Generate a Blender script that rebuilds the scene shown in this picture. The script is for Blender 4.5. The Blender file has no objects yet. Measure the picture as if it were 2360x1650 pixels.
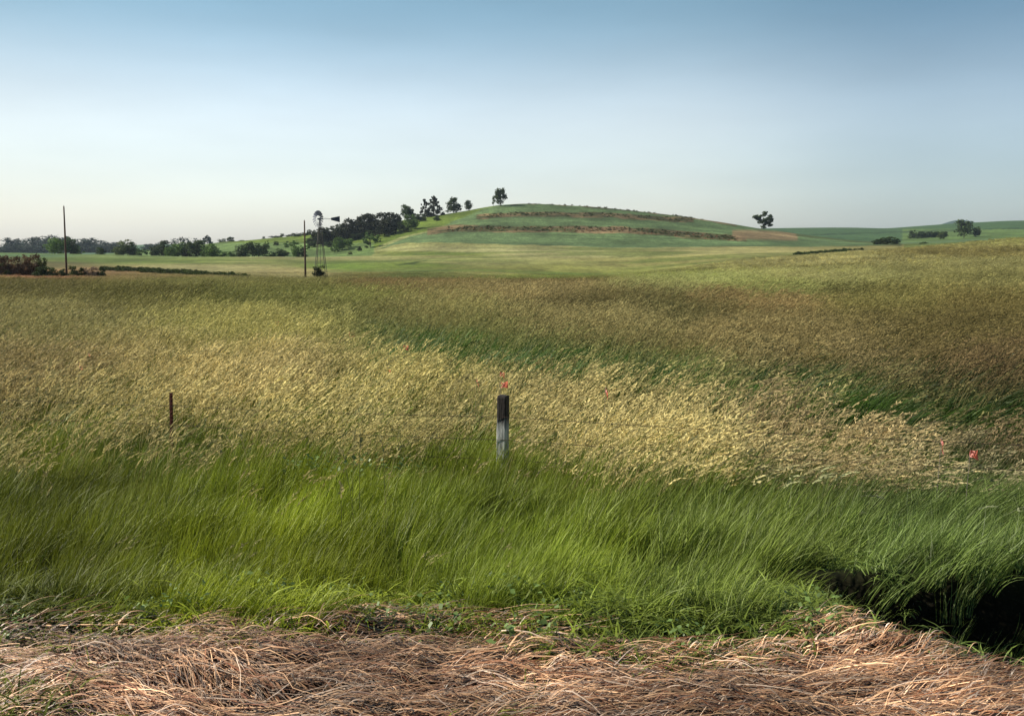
import bpy, math, random
import numpy as np
R = math.radians
rng = np.random.default_rng(7)
random.seed(7)
SC = bpy.context.scene
COL = SC.collection

# ------------------------------------------------------------------ camera
H = 1.70                      # eye height above the road shoulder
F = 2200.0                    # focal length in photo pixels
CX, CY = 1145.0, 786.0        # centre of the print
TH = math.atan((CY - 575.0) / F)
cam_d = bpy.data.cameras.new('camera')
cam = bpy.data.objects.new('camera', cam_d); COL.objects.link(cam)
cam.location = (0, 0, H)
cam.rotation_euler = (math.pi / 2 - TH, 0, 0)
cam_d.sensor_width = 36.0
cam_d.lens = 36.0 * F / 2360.0
cam_d.shift_x = (1180.0 - CX) / 2360.0
cam_d.shift_y = -(825.0 - CY) / 2360.0
cam_d.clip_start = 0.05
cam_d.clip_end = 20000
SC.camera = cam

# ------------------------------------------------------------------ sky and sun
SKYZ = [(0, (1.0, 1.0, .99)), (.22, (.98, 1.0, .985)), (.5, (.44, .64, .71)), (1, (.26, .46, .58))]
SKYX = [(0, (.78, .77, .76)), (.35, (1, 1, 1)), (.62, (.99, .99, .99)), (.85, (.66, .73, .79)), (1, (.56, .65, .74))]
SUN_EL, SUN_AZ = 37.0, -80.0      # azimuth measured from the view direction, negative = left
w = bpy.data.worlds.new('World'); SC.world = w; w.use_nodes = True
nt = w.node_tree; nt.nodes.clear()
out = nt.nodes.new('ShaderNodeOutputWorld'); bg = nt.nodes.new('ShaderNodeBackground')
sky = nt.nodes.new('ShaderNodeTexSky'); sky.sky_type = 'NISHITA'; sky.sun_disc = False
sky.sun_elevation = R(SUN_EL); sky.sun_rotation = R(SUN_AZ)
sky.altitude = 0; sky.air_density = 1.0; sky.dust_density = 1.0; sky.ozone_density = 1.2
bg.inputs['Strength'].default_value = 0.12
hs = nt.nodes.new('ShaderNodeHueSaturation'); hs.inputs['Saturation'].default_value = .55
# clear summer air: pale at the horizon, much deeper blue higher up and away from the sun
tcw = nt.nodes.new('ShaderNodeTexCoord'); sx = nt.nodes.new('ShaderNodeSeparateXYZ'); nt.links.new(tcw.outputs['Generated'], sx.inputs[0])
def skyramp(src, lo, hi, stops):
    mr = nt.nodes.new('ShaderNodeMapRange'); nt.links.new(src, mr.inputs[0]); mr.inputs[1].default_value = lo; mr.inputs[2].default_value = hi
    cr = nt.nodes.new('ShaderNodeValToRGB'); nt.links.new(mr.outputs[0], cr.inputs[0]); cr.color_ramp.interpolation = 'EASE'
    while len(cr.color_ramp.elements) < len(stops): cr.color_ramp.elements.new(.5)
    for e, (p, c) in zip(cr.color_ramp.elements, stops): e.position = p; e.color = (*c, 1)
    return cr.outputs[0]
rz = skyramp(sx.outputs['Z'], 0.0, 0.5, SKYZ)
rx = skyramp(sx.outputs['X'], -0.6, 0.6, SKYX)
def vmul(a, b):
    n = nt.nodes.new('ShaderNodeVectorMath'); n.operation = 'MULTIPLY'; nt.links.new(a, n.inputs[0]); nt.links.new(b, n.inputs[1]); return n.outputs[0]
mpw = nt.nodes.new('ShaderNodeMapping'); mpw.inputs['Scale'].default_value = (3, 3, 14); nt.links.new(tcw.outputs['Generated'], mpw.inputs[0])
nzw = nt.nodes.new('ShaderNodeTexNoise'); nzw.inputs['Scale'].default_value = 1.6; nzw.inputs['Detail'].default_value = 6; nt.links.new(mpw.outputs[0], nzw.inputs[0])
mrw = nt.nodes.new('ShaderNodeMapRange'); nt.links.new(nzw.outputs['Fac'], mrw.inputs[0]); mrw.inputs[1].default_value = .3; mrw.inputs[2].default_value = .75; mrw.inputs[3].default_value = .965; mrw.inputs[4].default_value = 1.05
wisps = mrw.outputs[0]
nt.links.new(sky.outputs[0], hs.inputs['Color'])
nt.links.new(vmul(vmul(vmul(hs.outputs[0], rz), rx), wisps), bg.inputs['Color'])
nt.links.new(bg.outputs[0], out.inputs[0])
sun_d = bpy.data.lights.new('sun', 'SUN'); sun_d.energy = 5.0; sun_d.angle = R(0.5)
sun_d.color = (1.0, 0.935, 0.80)
sun = bpy.data.objects.new('sun', sun_d); COL.objects.link(sun)
az = R(SUN_AZ); el = R(SUN_EL)
from mathutils import Vector
sdir = Vector((math.sin(az) * math.cos(el), math.cos(az) * math.cos(el), math.sin(el)))
sun.rotation_euler = sdir.to_track_quat('Z', 'Y').to_euler()
sun.location = (-20, 10, 30)
SC.view_settings.view_transform = 'Standard'; SC.view_settings.look = 'None'
SC.view_settings.exposure = 0.56; SC.view_settings.gamma = 1.0
SC.view_settings.use_curve_mapping = False
SC.render.engine = 'CYCLES'
SC.cycles.filter_width = 1.5
SC.cycles.max_bounces = 6; SC.cycles.transparent_max_bounces = 8
SC.cycles.volume_bounces = 0

# ------------------------------------------------------------------ helpers
def lin(c):
    c = np.asarray(c, float) / 255.0
    return np.where(c <= 0.04045, c / 12.92, ((c + 0.055) / 1.055) ** 2.4)

def hashn(i, j, s):
    n = (i.astype(np.int64) * 374761393 + j.astype(np.int64) * 668265263 + s * 1442695041) & 0xffffffff
    n = ((n ^ (n >> 13)) * 1274126177) & 0xffffffff
    return ((n ^ (n >> 16)) & 0xffffff) / float(0xffffff)

def vnoise(x, y, s=0):
    xi = np.floor(x); yi = np.floor(y); fx = x - xi; fy = y - yi
    fx = fx * fx * (3 - 2 * fx); fy = fy * fy * (3 - 2 * fy)
    a = hashn(xi, yi, s); b = hashn(xi + 1, yi, s); c = hashn(xi, yi + 1, s); d = hashn(xi + 1, yi + 1, s)
    return (a * (1 - fx) + b * fx) * (1 - fy) + (c * (1 - fx) + d * fx) * fy

def fbm(x, y, s=0, o=4):
    v = 0; a = 0.5; t = 0
    for k in range(o):
        v = v + a * vnoise(x * 2 ** k, y * 2 ** k, s + k * 17); t += a; a *= 0.5
    return v / t - 0.5          # -0.5 .. 0.5

def sm(a, b, x):
    t = np.clip((x - a) / (b - a), 0, 1); return t * t * (3 - 2 * t)

cT, sT = math.cos(TH), math.sin(TH)
def pix2dir(px, py):            # -> u = X/Y, t = (z-H)/Y
    v = (CY - np.asarray(py, float)) / F; w_ = (np.asarray(px, float) - CX) / F
    den = cT + v * sT
    return w_ / den, (v * cT - sT) / den
def world2pix(X, Y, Z):
    Y = np.maximum(Y, 0.2); t = (Z - H) / Y; u = X / Y
    den = np.maximum(cT - t * sT, 0.05)
    return CX + F * u / den, CY - F * (sT + t * cT) / den

# ------------------------------------------------------------------ the lie of the land
def gh(Y):                      # height of the standing grass above the soil
    return np.interp(Y, [4.4, 5.0, 5.5, 6.5, 8, 10.6, 30, 60, 100, 200, 260], [.08, .17, .30, .42, .50, .60, 0.62, 0.55, 0.45, 0.25, 0.0])
XK = np.array([-400, 0, 250, 400, 480, 530, 600, 680, 740, 830, 900, 950, 1020, 1080, 1120, 1160, 1210, 1250, 1350, 1440, 1550,
               1620, 1700, 1750, 1830, 1900, 1960, 2030, 2080, 2140, 2165, 2185, 2200, 2215, 2240, 2300, 2450, 2700], float)
def prof(pairs):
    p = np.array(pairs, float); return np.interp(XK, p[:, 0], p[:, 1])
ROWS = []                       # (Y, t profile over XK)
def zrow(Y, z):
    ROWS.append((Y, np.full(len(XK), (z - H) / Y)))
def prow(Y, pairs):
    py = prof(pairs); _, t = pix2dir(CX, py)
    t = (t * Y - gh(Y)) / Y
    ROWS.append((Y, t))
for Y_, z_ in [(0.5, 0), (4.2, 0), (4.6, -.06), (5.1, -.24), (5.6, -.42), (6.5, -.66), (8, -.90), (10.6, -1.2), (14, -1.27), (20, -1.22), (30, -1.22)]:
    zrow(Y_, z_)
prow(45, [(0, 690), (900, 690), (1500, 688), (1900, 680), (2300, 675)])
prow(65, [(0, 670), (900, 669), (1400, 668), (1800, 657), (2300, 645)])
prow(100, [(0, 650), (800, 651), (1300, 655), (1450, 650), (1700, 634), (2000, 620), (2300, 604), (2700, 590)])
prow(150, [(0, 637), (740, 640), (1200, 644), (1350, 644), (1450, 637), (1600, 618), (1800, 600), (2000, 588), (2300, 570), (2700, 550)])
prow(200, [(0, 629), (250, 630), (450, 632), (740, 633), (900, 630), (1100, 634), (1250, 640), (1400, 637), (1500, 625), (1600, 611),
           (1700, 599), (1800, 591), (1900, 584), (2000, 577), (2100, 569), (2200, 559), (2300, 548), (2700, 525)])
prow(260, [(0, 616), (250, 622), (450, 625), (740, 626), (900, 624), (1100, 624), (1250, 629), (1400, 636), (1500, 634), (1600, 624),
           (1700, 610), (1800, 602), (1900, 597), (2000, 592), (2100, 588), (2300, 578), (2700, 560)])
prow(330, [(0, 601), (250, 605), (450, 607), (740, 609), (900, 606), (1100, 604), (1250, 606), (1400, 608), (1600, 596), (1700, 590),
           (1800, 587), (1900, 585), (2100, 582), (2300, 577), (2700, 565)])
prow(430, [(-400, 581), (0, 582), (250, 587), (450, 590), (600, 592), (740, 593), (900, 593), (1000, 590), (1100, 585), (1200, 583),
           (1500, 580), (1700, 578), (1900, 575), (2100, 572), (2300, 569), (2700, 566)])
prow(480, [(0, 589), (450, 595), (740, 597), (900, 588), (1000, 579), (1100, 573), (1500, 573), (1700, 571), (2000, 570), (2300, 562)])
prow(540, [(0, 592), (450, 596), (700, 593), (830, 584), (900, 573), (1000, 564), (1100, 560), (1250, 563), (1400, 567), (1700, 566), (2000, 566), (2300, 558)])
prow(620, [(0, 593), (400, 594), (500, 590), (600, 580), (740, 566), (830, 553), (900, 545), (1000, 533), (1100, 524), (1250, 525), (1400, 529),
           (1550, 536), (1700, 545), (1900, 558), (2100, 564), (2300, 556)])
prow(760, [(0, 590), (300, 584), (400, 572), (480, 560), (530, 554), (600, 549), (680, 541), (740, 533), (830, 520), (900, 508), (950, 500),
           (1020, 489), (1080, 479), (1120, 471), (1160, 465), (1210, 461), (1250, 462), (1350, 468), (1440, 478), (1550, 491), (1620, 502),
           (1700, 516), (1750, 524), (1830, 537), (1900, 547), (1960, 555), (2080, 562), (2300, 553)])
prow(900, [(0, 588), (600, 590), (1700, 575), (1830, 562), (2000, 557), (2100, 553), (2300, 544)])
prow(1100, [(0, 584), (250, 582), (600, 590), (1200, 585), (1700, 562), (1900, 545), (2000, 543), (2200, 536), (2300, 530)])
prow(1500, [(-400, 575), (0, 572), (250, 566), (330, 561), (450, 563), (600, 570), (1200, 570), (1700, 527), (1750, 525), (1830, 524), (1940, 523),
            (2030, 526), (2080, 522), (2170, 515), (2300, 508), (2700, 500)])
prow(2300, [(0, 575), (1200, 575), (1700, 560), (2300, 540)])
prow(3600, [(0, 573), (1500, 573), (2080, 555), (2140, 520), (2165, 511), (2185, 504), (2200, 503), (2215, 506), (2240, 513), (2300, 525), (2450, 560)])
prow(4300, [(0, 574), (2300, 574)])
prow(5000, [(0, 574.5), (2300, 574.5)])
LY = np.linspace(math.log(0.5), math.log(5000), 1600)
UK = (XK - CX) / F / (cT - 0.03 * sT)
UG = np.linspace(-0.75, 0.75, 500)
_ry = np.log([r[0] for r in ROWS])
_T0 = np.array([np.interp(UG, UK, r[1]) for r in ROWS])           # rows x UG
TT = np.array([np.interp(LY, _ry, _T0[:, j]) for j in range(len(UG))]).T
def smooth1(A, axis, sig):
    n = int(sig * 3); k = np.exp(-0.5 * (np.arange(-n, n + 1) / sig) ** 2); k /= k.sum()
    pad = [(0, 0), (0, 0)]; pad[axis] = (n, n)
    B = np.pad(A, pad, mode='edge')
    return np.apply_along_axis(lambda m: np.convolve(m, k, mode='valid'), axis, B)
TT = smooth1(smooth1(TT, 0, 4.0), 1, 2.0)
def edge_straw(X):              # far edge of the flattened straw on the shoulder
    return np.interp(X, [-4, -2.3, -.9, -.5, .2, .8, 1.2, 1.62, 2.05, 3.5, 6], [3.95, 3.95, 4.05, 4.12, 3.95, 3.75, 3.85, 4.1, 3.75, 3.0, 2.6]) + 0.3 * fbm(X * 2.2, X * 0 + 3, 5, 3)
def height(X, Y):
    X = np.asarray(X, float); Y = np.asarray(Y, float)
    Yc = np.clip(Y, 0.5, 5000); u = np.clip(X / Yc, -0.75, 0.75)
    fi = (np.log(Yc) - LY[0]) / (LY[1] - LY[0]); fi = np.clip(fi, 0, len(LY) - 1.001)
    fj = np.clip((u - UG[0]) / (UG[1] - UG[0]), 0, len(UG) - 1.001)
    i = fi.astype(int); j = fj.astype(int); a = fi - i; b = fj - j
    t = (TT[i, j] * (1 - a) + TT[i + 1, j] * a) * (1 - b) + (TT[i, j + 1] * (1 - a) + TT[i + 1, j + 1] * a) * b
    z = H + t * Yc
    z = np.where(Y < 4.0, 0.0, z)
    # gentle roll and roughness
    z = z + 0.10 * fbm(X / 7, Y / 7, 3) * sm(6, 14, Y) * (1 - sm(300, 500, Y)) + 0.35 * fbm(X / 30, Y / 30, 9) * sm(40, 90, Y) * (1 - sm(1200, 1500, Y))
    z = z + 1.2 * fbm(X / 45, Y / 90, 21) * sm(300, 480, Y) * (1 - sm(900, 1400, Y))
    # lumps of the straw mat
    E = edge_straw(X)
    near = (1 - sm(0.0, 0.5, Y - E)) * sm(-3, 1, Y)
    z = z + near * (0.17 * fbm(X * 1.1, Y * 2.2, 31) + 0.10 * fbm(X * 3.5, Y * 6.5, 33, 3))
    # the washed-out hollow beside the shoulder at the right
    d = Y - E
    hol = sm(1.5, 2.5, X) * sm(-.02, 0.6, d) * (1 - sm(5.35, 5.75, Y))
    z = z - .95 * hol + .18 * sm(1.3, 1.9, X) * np.exp(-((Y - 5.9) / .4) ** 2)
    # small hollow left of the middle
    z = z - 0.22 * np.exp(-(((X + .62) / .35) ** 2 + ((Y - 5.15) / .3) ** 2))
    return z
def find_ground(px, py, ymin=5, ymax=1500):      # first place where the land shows at that height in the photo
    Ys = np.exp(np.linspace(math.log(ymin), math.log(ymax), 3000))
    u, t = pix2dir(px, py); X = u * Ys
    z = height(X, Ys)
    bad = z >= H + t * Ys
    k = int(np.argmax(bad)) if bad.any() else len(Ys) - 1
    return float(X[k]), float(Ys[k]), float(z[k])

# ------------------------------------------------------------------ what grows where: (px, py, stem colour, share of seed heads, head colour)
ZS = [
 (0,1300,(96,102,30),0,(150,140,80)), (600,1250,(116,124,32),0,(150,140,80)), (1150,1200,(110,122,38),0,(150,140,80)), (1700,1250,(98,110,44),.03,(150,150,100)),
 (2200,1200,(98,114,54),.05,(150,150,110)), (2200,1090,(92,106,52),.2,(160,145,100)), (1150,1090,(112,122,38),.03,(170,150,90)), (300,1070,(102,108,36),.03,(165,145,80)),
 (700,1110,(118,128,32),.03,(165,145,80)), (350,1010,(92,104,38),.15,(170,150,90)), (300,940,(96,106,40),.5,(184,162,92)), (800,960,(106,116,42),.55,(200,178,102)), (1400,990,(100,112,42),.6,(204,180,108)),
 (1900,1000,(88,98,40),.6,(188,160,104)), (2280,990,(62,66,30),.35,(150,120,80)), (100,860,(92,100,40),.55,(165,140,84)), (600,870,(112,118,50),.6,(198,172,102)),
 (1000,870,(112,120,44),.55,(200,178,98)), (1400,905,(96,104,44),.7,(185,162,96)), (1750,925,(80,88,38),.5,(180,150,100)), (1800,885,(50,72,26),.08,(140,120,70)), (2280,900,(44,54,24),.12,(110,90,50)),
 (100,760,(100,100,46),.6,(160,140,90)), (600,760,(110,112,50),.7,(184,162,92)), (1000,790,(82,102,36),.2,(140,130,70)), (1400,835,(60,88,30),.1,(130,120,60)),
 (1000,725,(104,98,48),.7,(160,140,84)), (1400,745,(94,90,44),.7,(158,134,86)), (1700,780,(96,96,44),.7,(156,128,82)), (2200,770,(74,70,36),.6,(124,102,58)),
 (2250,850,(56,62,28),.3,(120,96,56)), (300,690,(92,92,38),.5,(130,115,60)), (800,695,(98,104,40),.5,(140,130,66)), (600,700,(94,100,36),.4,(130,120,60)), (1250,695,(96,84,46),.6,(158,130,84)), (1700,700,(108,94,50),.7,(156,122,78)),
 (1400,712,(66,76,34),.4,(120,100,60)), (1500,722,(60,74,34),.3,(110,96,56)), (2200,700,(92,84,42),.6,(128,106,58)), (60,680,(100,92,50),.5,(120,104,60)),
 (60,660,(92,92,48),.5,(130,110,62)), (60,638,(160,112,74),.3,(176,124,84)), (350,642,(150,122,78),.4,(160,130,86)), (200,630,(150,118,76),.3,(160,130,86)), (700,655,(124,118,66),.5,(140,126,70)), (450,655,(110,106,54),.5,(140,126,70)),
 (1000,652,(124,118,62),.5,(140,110,70)), (1300,663,(118,112,60),.5,(150,122,80)), (1280,648,(118,110,60),.4,(120,96,56)), (900,660,(120,112,58),.5,(140,110,70)),
 (1500,665,(130,120,66),.6,(160,146,90)), (1600,645,(156,148,82),.6,(172,162,98)), (1900,640,(146,142,72),.6,(168,158,90)), (2200,640,(112,110,54),.6,(136,126,66)), (2000,690,(112,102,52),.6,(140,122,66)),
 (1750,665,(138,132,66),.6,(160,150,84)), (1900,600,(152,142,88),.6,(160,150,94)), (2250,580,(122,112,64),.6,(136,122,70)), (2100,610,(134,126,72),.6,(150,140,80)),
 (1200,622,(152,152,78),.5,(160,150,90)), (1100,602,(162,160,98),.5,(160,150,90)), (1300,588,(166,160,108),.5,(170,160,100)), (1500,600,(162,156,92),.5,(160,150,90)),
 (1000,594,(152,150,92),.5,(160,150,90)), (1030,586,(122,132,58),.2,(130,130,60)), (1250,640,(118,134,56),.2,(130,130,60)), (800,612,(108,130,52),.2,(130,130,60)),
 (950,612,(112,128,54),.2,(130,130,60)), (600,606,(150,148,88),.5,(160,150,90)), (400,600,(122,138,66),.4,(130,130,60)), (250,600,(104,122,54),.3,(130,130,60)), (500,618,(164,156,104),.5,(166,156,100)),
 (700,630,(166,152,98),.5,(168,154,100)), (850,634,(126,122,62),.4,(140,130,70)), (950,637,(84,110,52),.2,(120,120,60)), (60,610,(110,104,60),.3,(130,110,70)), (60,588,(96,124,80),.2,(120,130,80)),
 (300,590,(126,142,84),.3,(130,130,70)), (740,590,(166,162,108),.4,(160,150,90)), (1700,580,(160,152,98),.4,(160,150,90)),(1150,578,(164,160,108),.4,(160,150,90)),
]
_zp = np.array([(z[0] / 330.0, np.log2(z[1] - 552.0) * 2.1) for z in ZS])
_zc = np.array([np.concatenate([lin(z[2]), [z[3]], lin(z[4])]) for z in ZS])
_m = np.array([z[1] < 800 and z[1] > 640 for z in ZS]); _zc[_m, 0] *= .84; _zc[_m, 1] *= 1.04; _zc[_m, 4] *= .84; _zc[_m, 5] *= .97; _zc[~_m, 4] *= .95; _zc[_m, 2] *= .8; _zc[_m, 6] *= .75
def zone(X, Y, Z):
    """colour of stems (3), head share, colour of heads (3) for ground points"""
    px, py = world2pix(X, Y, Z + gh(Y))
    wob = np.clip(14 / np.maximum(Y, 1), 0.12, 1.0)
    band = np.exp(-((py - np.interp(px, [300, 650, 1000, 1400, 1800, 2290], [690, 715, 790, 852, 905, 950])) / np.interp(px, [500, 1000, 1700, 2300], [22, 34, 42, 48])) ** 2) * np.interp(px, [450, 900, 1200], [0, .8, .95])
    band = np.clip(band * (1 + 1.2 * fbm(X / (0.1 * Y + .5), Y / (0.15 * Y + .5), 47, 3)), 0, 1)
    px = px + 150 * fbm(X / (0.16 * Y + .5), Y / (0.16 * Y + .5), 41, 3) * 1.4
    py = np.clip(py, 556, 2200)
    b = np.log2(py - 552.0) * 2.1 + 0.55 * fbm(X / (0.22 * Y ** .8 + .6), Y / (0.5 * Y ** .8 + .6), 43, 4)
    a = px / 330.0
    res = np.zeros((a.size, 7)); a = a.ravel(); b = b.ravel()
    for s in range(0, a.size, 20000):
        d2 = (a[s:s + 20000, None] - _zp[None, :, 0]) ** 2 + (b[s:s + 20000, None] - _zp[None, :, 1]) ** 2
        wt = 1.0 / (d2 + 0.012) ** 2.2
        res[s:s + 20000] = (wt @ _zc) / wt.sum(1, keepdims=True)
    bd = band.ravel()[:, None]; dk = np.concatenate([lin((66, 90, 28)), [.10], lin((124, 124, 60))]); g_ = sm(1500, 2300, px.ravel())[:, None]
    dk = dk[None, :] * (1 - .35 * g_); return res * (1 - bd) + dk * bd

# ------------------------------------------------------------------ mesh and tagging helpers
def tag(o, label=None, cat=None, group=None, kind=None):
    if label: o['label'] = label
    if cat: o['category'] = cat
    if group: o['group'] = group
    if kind: o['kind'] = kind
    return o
def mesh_np(name, V, Fq, mats, attrs=None, mat_idx=None, smooth=False):
    """V (n,3), Fq (m,k) faces of equal size k, attrs {name: (domain, type, data)}"""
    me = bpy.data.meshes.new(name)
    V = np.asarray(V, np.float32); Fq = np.asarray(Fq, np.int32); m, k = Fq.shape if Fq.size else (0, 4)
    me.vertices.add(len(V)); me.vertices.foreach_set('co', V.ravel())
    if m:
        me.loops.add(m * k); me.loops.foreach_set('vertex_index', Fq.ravel())
        me.polygons.add(m); me.polygons.foreach_set('loop_start', np.arange(0, m * k, k, dtype=np.int32))
        if mat_idx is not None: me.polygons.foreach_set('material_index', np.asarray(mat_idx, np.int32))
        if smooth: me.polygons.foreach_set('use_smooth', np.ones(m, bool))
    for a, (dom, typ, data) in (attrs or {}).items():
        at = me.attributes.new(a, typ, dom)
        key = {'FLOAT_COLOR': 'color', 'FLOAT_VECTOR': 'vector', 'FLOAT': 'value', 'INT': 'value'}[typ]
        at.data.foreach_set(key, np.asarray(data, np.int32 if typ == 'INT' else np.float32).ravel())
    for mt in mats: me.materials.append(mt)
    me.update(calc_edges=True)
    return me
def obj(name, me, parent=None, loc=(0, 0, 0)):
    o = bpy.data.objects.new(name, me); COL.objects.link(o); o.location = loc
    if parent: o.parent = parent
    return o
def empty(name, loc=(0, 0, 0)):
    o = bpy.data.objects.new(name, None); COL.objects.link(o); o.location = loc; o.empty_display_size = .3
    return o
class MB:                      # collects tubes and boxes
    def __init__(s): s.v = []; s.f = []
    def tube(s, pts, rad, n=6, cap=True):
        pts = [Vector(p) for p in pts]
        rad = [rad] * len(pts) if not hasattr(rad, '__len__') else rad
        b0 = len(s.v)
        for i, p in enumerate(pts):
            d = (pts[min(i + 1, len(pts) - 1)] - pts[max(i - 1, 0)]).normalized()
            a = d.orthogonal().normalized() if abs(d.z) < .9 else Vector((1, 0, 0))
            a = (a - d * a.dot(d)).normalized(); b = d.cross(a)
            for k in range(n):
                an = 2 * math.pi * k / n
                s.v.append(p + (a * math.cos(an) + b * math.sin(an)) * rad[i])
        for i in range(len(pts) - 1):
            for k in range(n):
                k2 = (k + 1) % n
                s.f.append((b0 + i * n + k, b0 + i * n + k2, b0 + (i + 1) * n + k2, b0 + (i + 1) * n + k))
        if cap:
            s.f.append(tuple(b0 + k for k in range(n))[::-1]); s.f.append(tuple(b0 + (len(pts) - 1) * n + k for k in range(n)))
    def poly(s, pts, th):       # thin plate, thickness along its normal
        pts = [Vector(p) for p in pts]; nrm = (pts[1] - pts[0]).cross(pts[2] - pts[0]).normalized() * th / 2
        b = len(s.v); n = len(pts)
        s.v += [p + nrm for p in pts] + [p - nrm for p in pts]
        s.f.append(tuple(range(b, b + n))); s.f.append(tuple(range(b + 2 * n - 1, b + n - 1, -1)))
        for k in range(n):
            k2 = (k + 1) % n; s.f.append((b + k2, b + k, b + n + k, b + n + k2))
    def box(s, lo, hi):
        x0, y0, z0 = lo; x1, y1, z1 = hi; b = len(s.v)
        s.v += [Vector(p) for p in [(x0, y0, z0), (x1, y0, z0), (x1, y1, z0), (x0, y1, z0), (x0, y0, z1), (x1, y0, z1), (x1, y1, z1), (x0, y1, z1)]]
        for f in [(0, 3, 2, 1), (4, 5, 6, 7), (0, 1, 5, 4), (1, 2, 6, 5), (2, 3, 7, 6), (3, 0, 4, 7)]: s.f.append(tuple(b + i for i in f))
    def mesh(s, name, mat, smooth=False):
        me = bpy.data.meshes.new(name); me.from_pydata([tuple(v) for v in s.v], [], s.f); me.materials.append(mat)
        if smooth:
            for p in me.polygons: p.use_smooth = True
        me.update(); return me

# ------------------------------------------------------------------ materials
def mat(name):
    m = bpy.data.materials.new(name); m.use_nodes = True; m.node_tree.nodes.clear()
    N = m.node_tree.nodes; L = m.node_tree.links
    o = N.new('ShaderNodeOutputMaterial'); return m, N, L, o
def mathn(N, L, op, a, b):
    n = N.new('ShaderNodeMath'); n.operation = op
    for i, v in enumerate((a, b)):
        if isinstance(v, (int, float)): n.inputs[i].default_value = v
        else: L.new(v, n.inputs[i])
    return n.outputs[0]
def scale_col(N, L, col, fac):
    n = N.new('ShaderNodeVectorMath'); n.operation = 'SCALE'; L.new(col, n.inputs[0])
    if isinstance(fac, (int, float)): n.inputs['Scale'].default_value = fac
    else: L.new(fac, n.inputs['Scale'])
    return n.outputs[0]
def maprange(N, L, v, a, b, c, d):
    n = N.new('ShaderNodeMapRange'); L.new(v, n.inputs[0])
    for i, q in zip((1, 2, 3, 4), (a, b, c, d)): n.inputs[i].default_value = q
    return n.outputs[0]

def leaf_material(name, attr, gain, transl=0.35, rough=0.5, spec=0.35, instancer=True, rv='rv', col=None):
    m, N, L, o = mat(name)
    if col is None:
        at = N.new('ShaderNodeAttribute'); at.attribute_type = 'INSTANCER' if instancer else 'GEOMETRY'; at.attribute_name = attr
        c = at.outputs['Color']
    else:
        cn = N.new('ShaderNodeRGB'); cn.outputs[0].default_value = (*col, 1); c = cn.outputs[0]
    if rv:
        r = N.new('ShaderNodeAttribute'); r.attribute_name = rv
        f = mathn(N, L, 'MULTIPLY', r.outputs['Fac'], gain)
        c = scale_col(N, L, c, f)
    else: c = scale_col(N, L, c, gain)
    p = N.new('ShaderNodeBsdfPrincipled'); L.new(c, p.inputs['Base Color']); p.inputs['Roughness'].default_value = rough
    p.inputs['Specular IOR Level'].default_value = spec
    if transl > 0:
        t = N.new('ShaderNodeBsdfTranslucent'); L.new(c, t.inputs['Color'])
        mx = N.new('ShaderNodeMixShader'); mx.inputs[0].default_value = transl
        L.new(p.outputs[0], mx.inputs[1]); L.new(t.outputs[0], mx.inputs[2]); L.new(mx.outputs[0], o.inputs[0])
    else: L.new(p.outputs[0], o.inputs[0])
    return m
G_BL, G_HD, G_FAR = 1.22, 1.10, 0.62
M_blade = leaf_material('grass_blade', 'tint', G_BL, transl=.28, rough=.5, spec=.22)
M_head = leaf_material('grass_seed_head', 'htint', G_HD, transl=0.3, rough=0.8, spec=0.1)
M_straw = leaf_material('dry_straw', 'sc', 1.0, transl=0.1, rough=0.45, spec=0.4, instancer=False, rv=None)

def terrain_material():
    m, N, L, o = mat('land')
    at = N.new('ShaderNodeAttribute'); at.attribute_name = 'zone'
    geo = N.new('ShaderNodeNewGeometry')
    def noise(sc, det, stretch=(1, 1, 1), rough=0.6):
        mp = N.new('ShaderNodeMapping'); L.new(geo.outputs['Position'], mp.inputs[0]); mp.inputs['Scale'].default_value = stretch
        n = N.new('ShaderNodeTexNoise'); n.inputs['Scale'].default_value = sc; n.inputs['Detail'].default_value = det
        n.inputs['Roughness'].default_value = rough; L.new(mp.outputs[0], n.inputs[0]); return n.outputs['Fac']
    n1 = noise(0.55, 6, (1, .45, 1), .8); n2 = noise(0.13, 5, (1, .4, 1), .7); n3 = noise(7, 4)
    f = mathn(N, L, 'MULTIPLY', maprange(N, L, n1, .3, .7, .5, 1.5), maprange(N, L, n2, .3, .7, .7, 1.3))
    f = mathn(N, L, 'MULTIPLY', f, maprange(N, L, n3, .3, .7, .8, 1.2))
    c = scale_col(N, L, at.outputs['Color'], mathn(N, L, 'MULTIPLY', f, G_FAR))
    p = N.new('ShaderNodeBsdfPrincipled'); L.new(c, p.inputs['Base Color']); p.inputs['Roughness'].default_value = .95
    p.inputs['Specular IOR Level'].default_value = 0.1
    bp = N.new('ShaderNodeBump'); bp.inputs['Strength'].default_value = 1.0; bp.inputs['Distance'].default_value = 0.2
    L.new(n1, bp.inputs['Height']); L.new(bp.outputs[0], p.inputs['Normal'])
    L.new(p.outputs[0], o.inputs[0]); return m
M_land = terrain_material()

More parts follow.
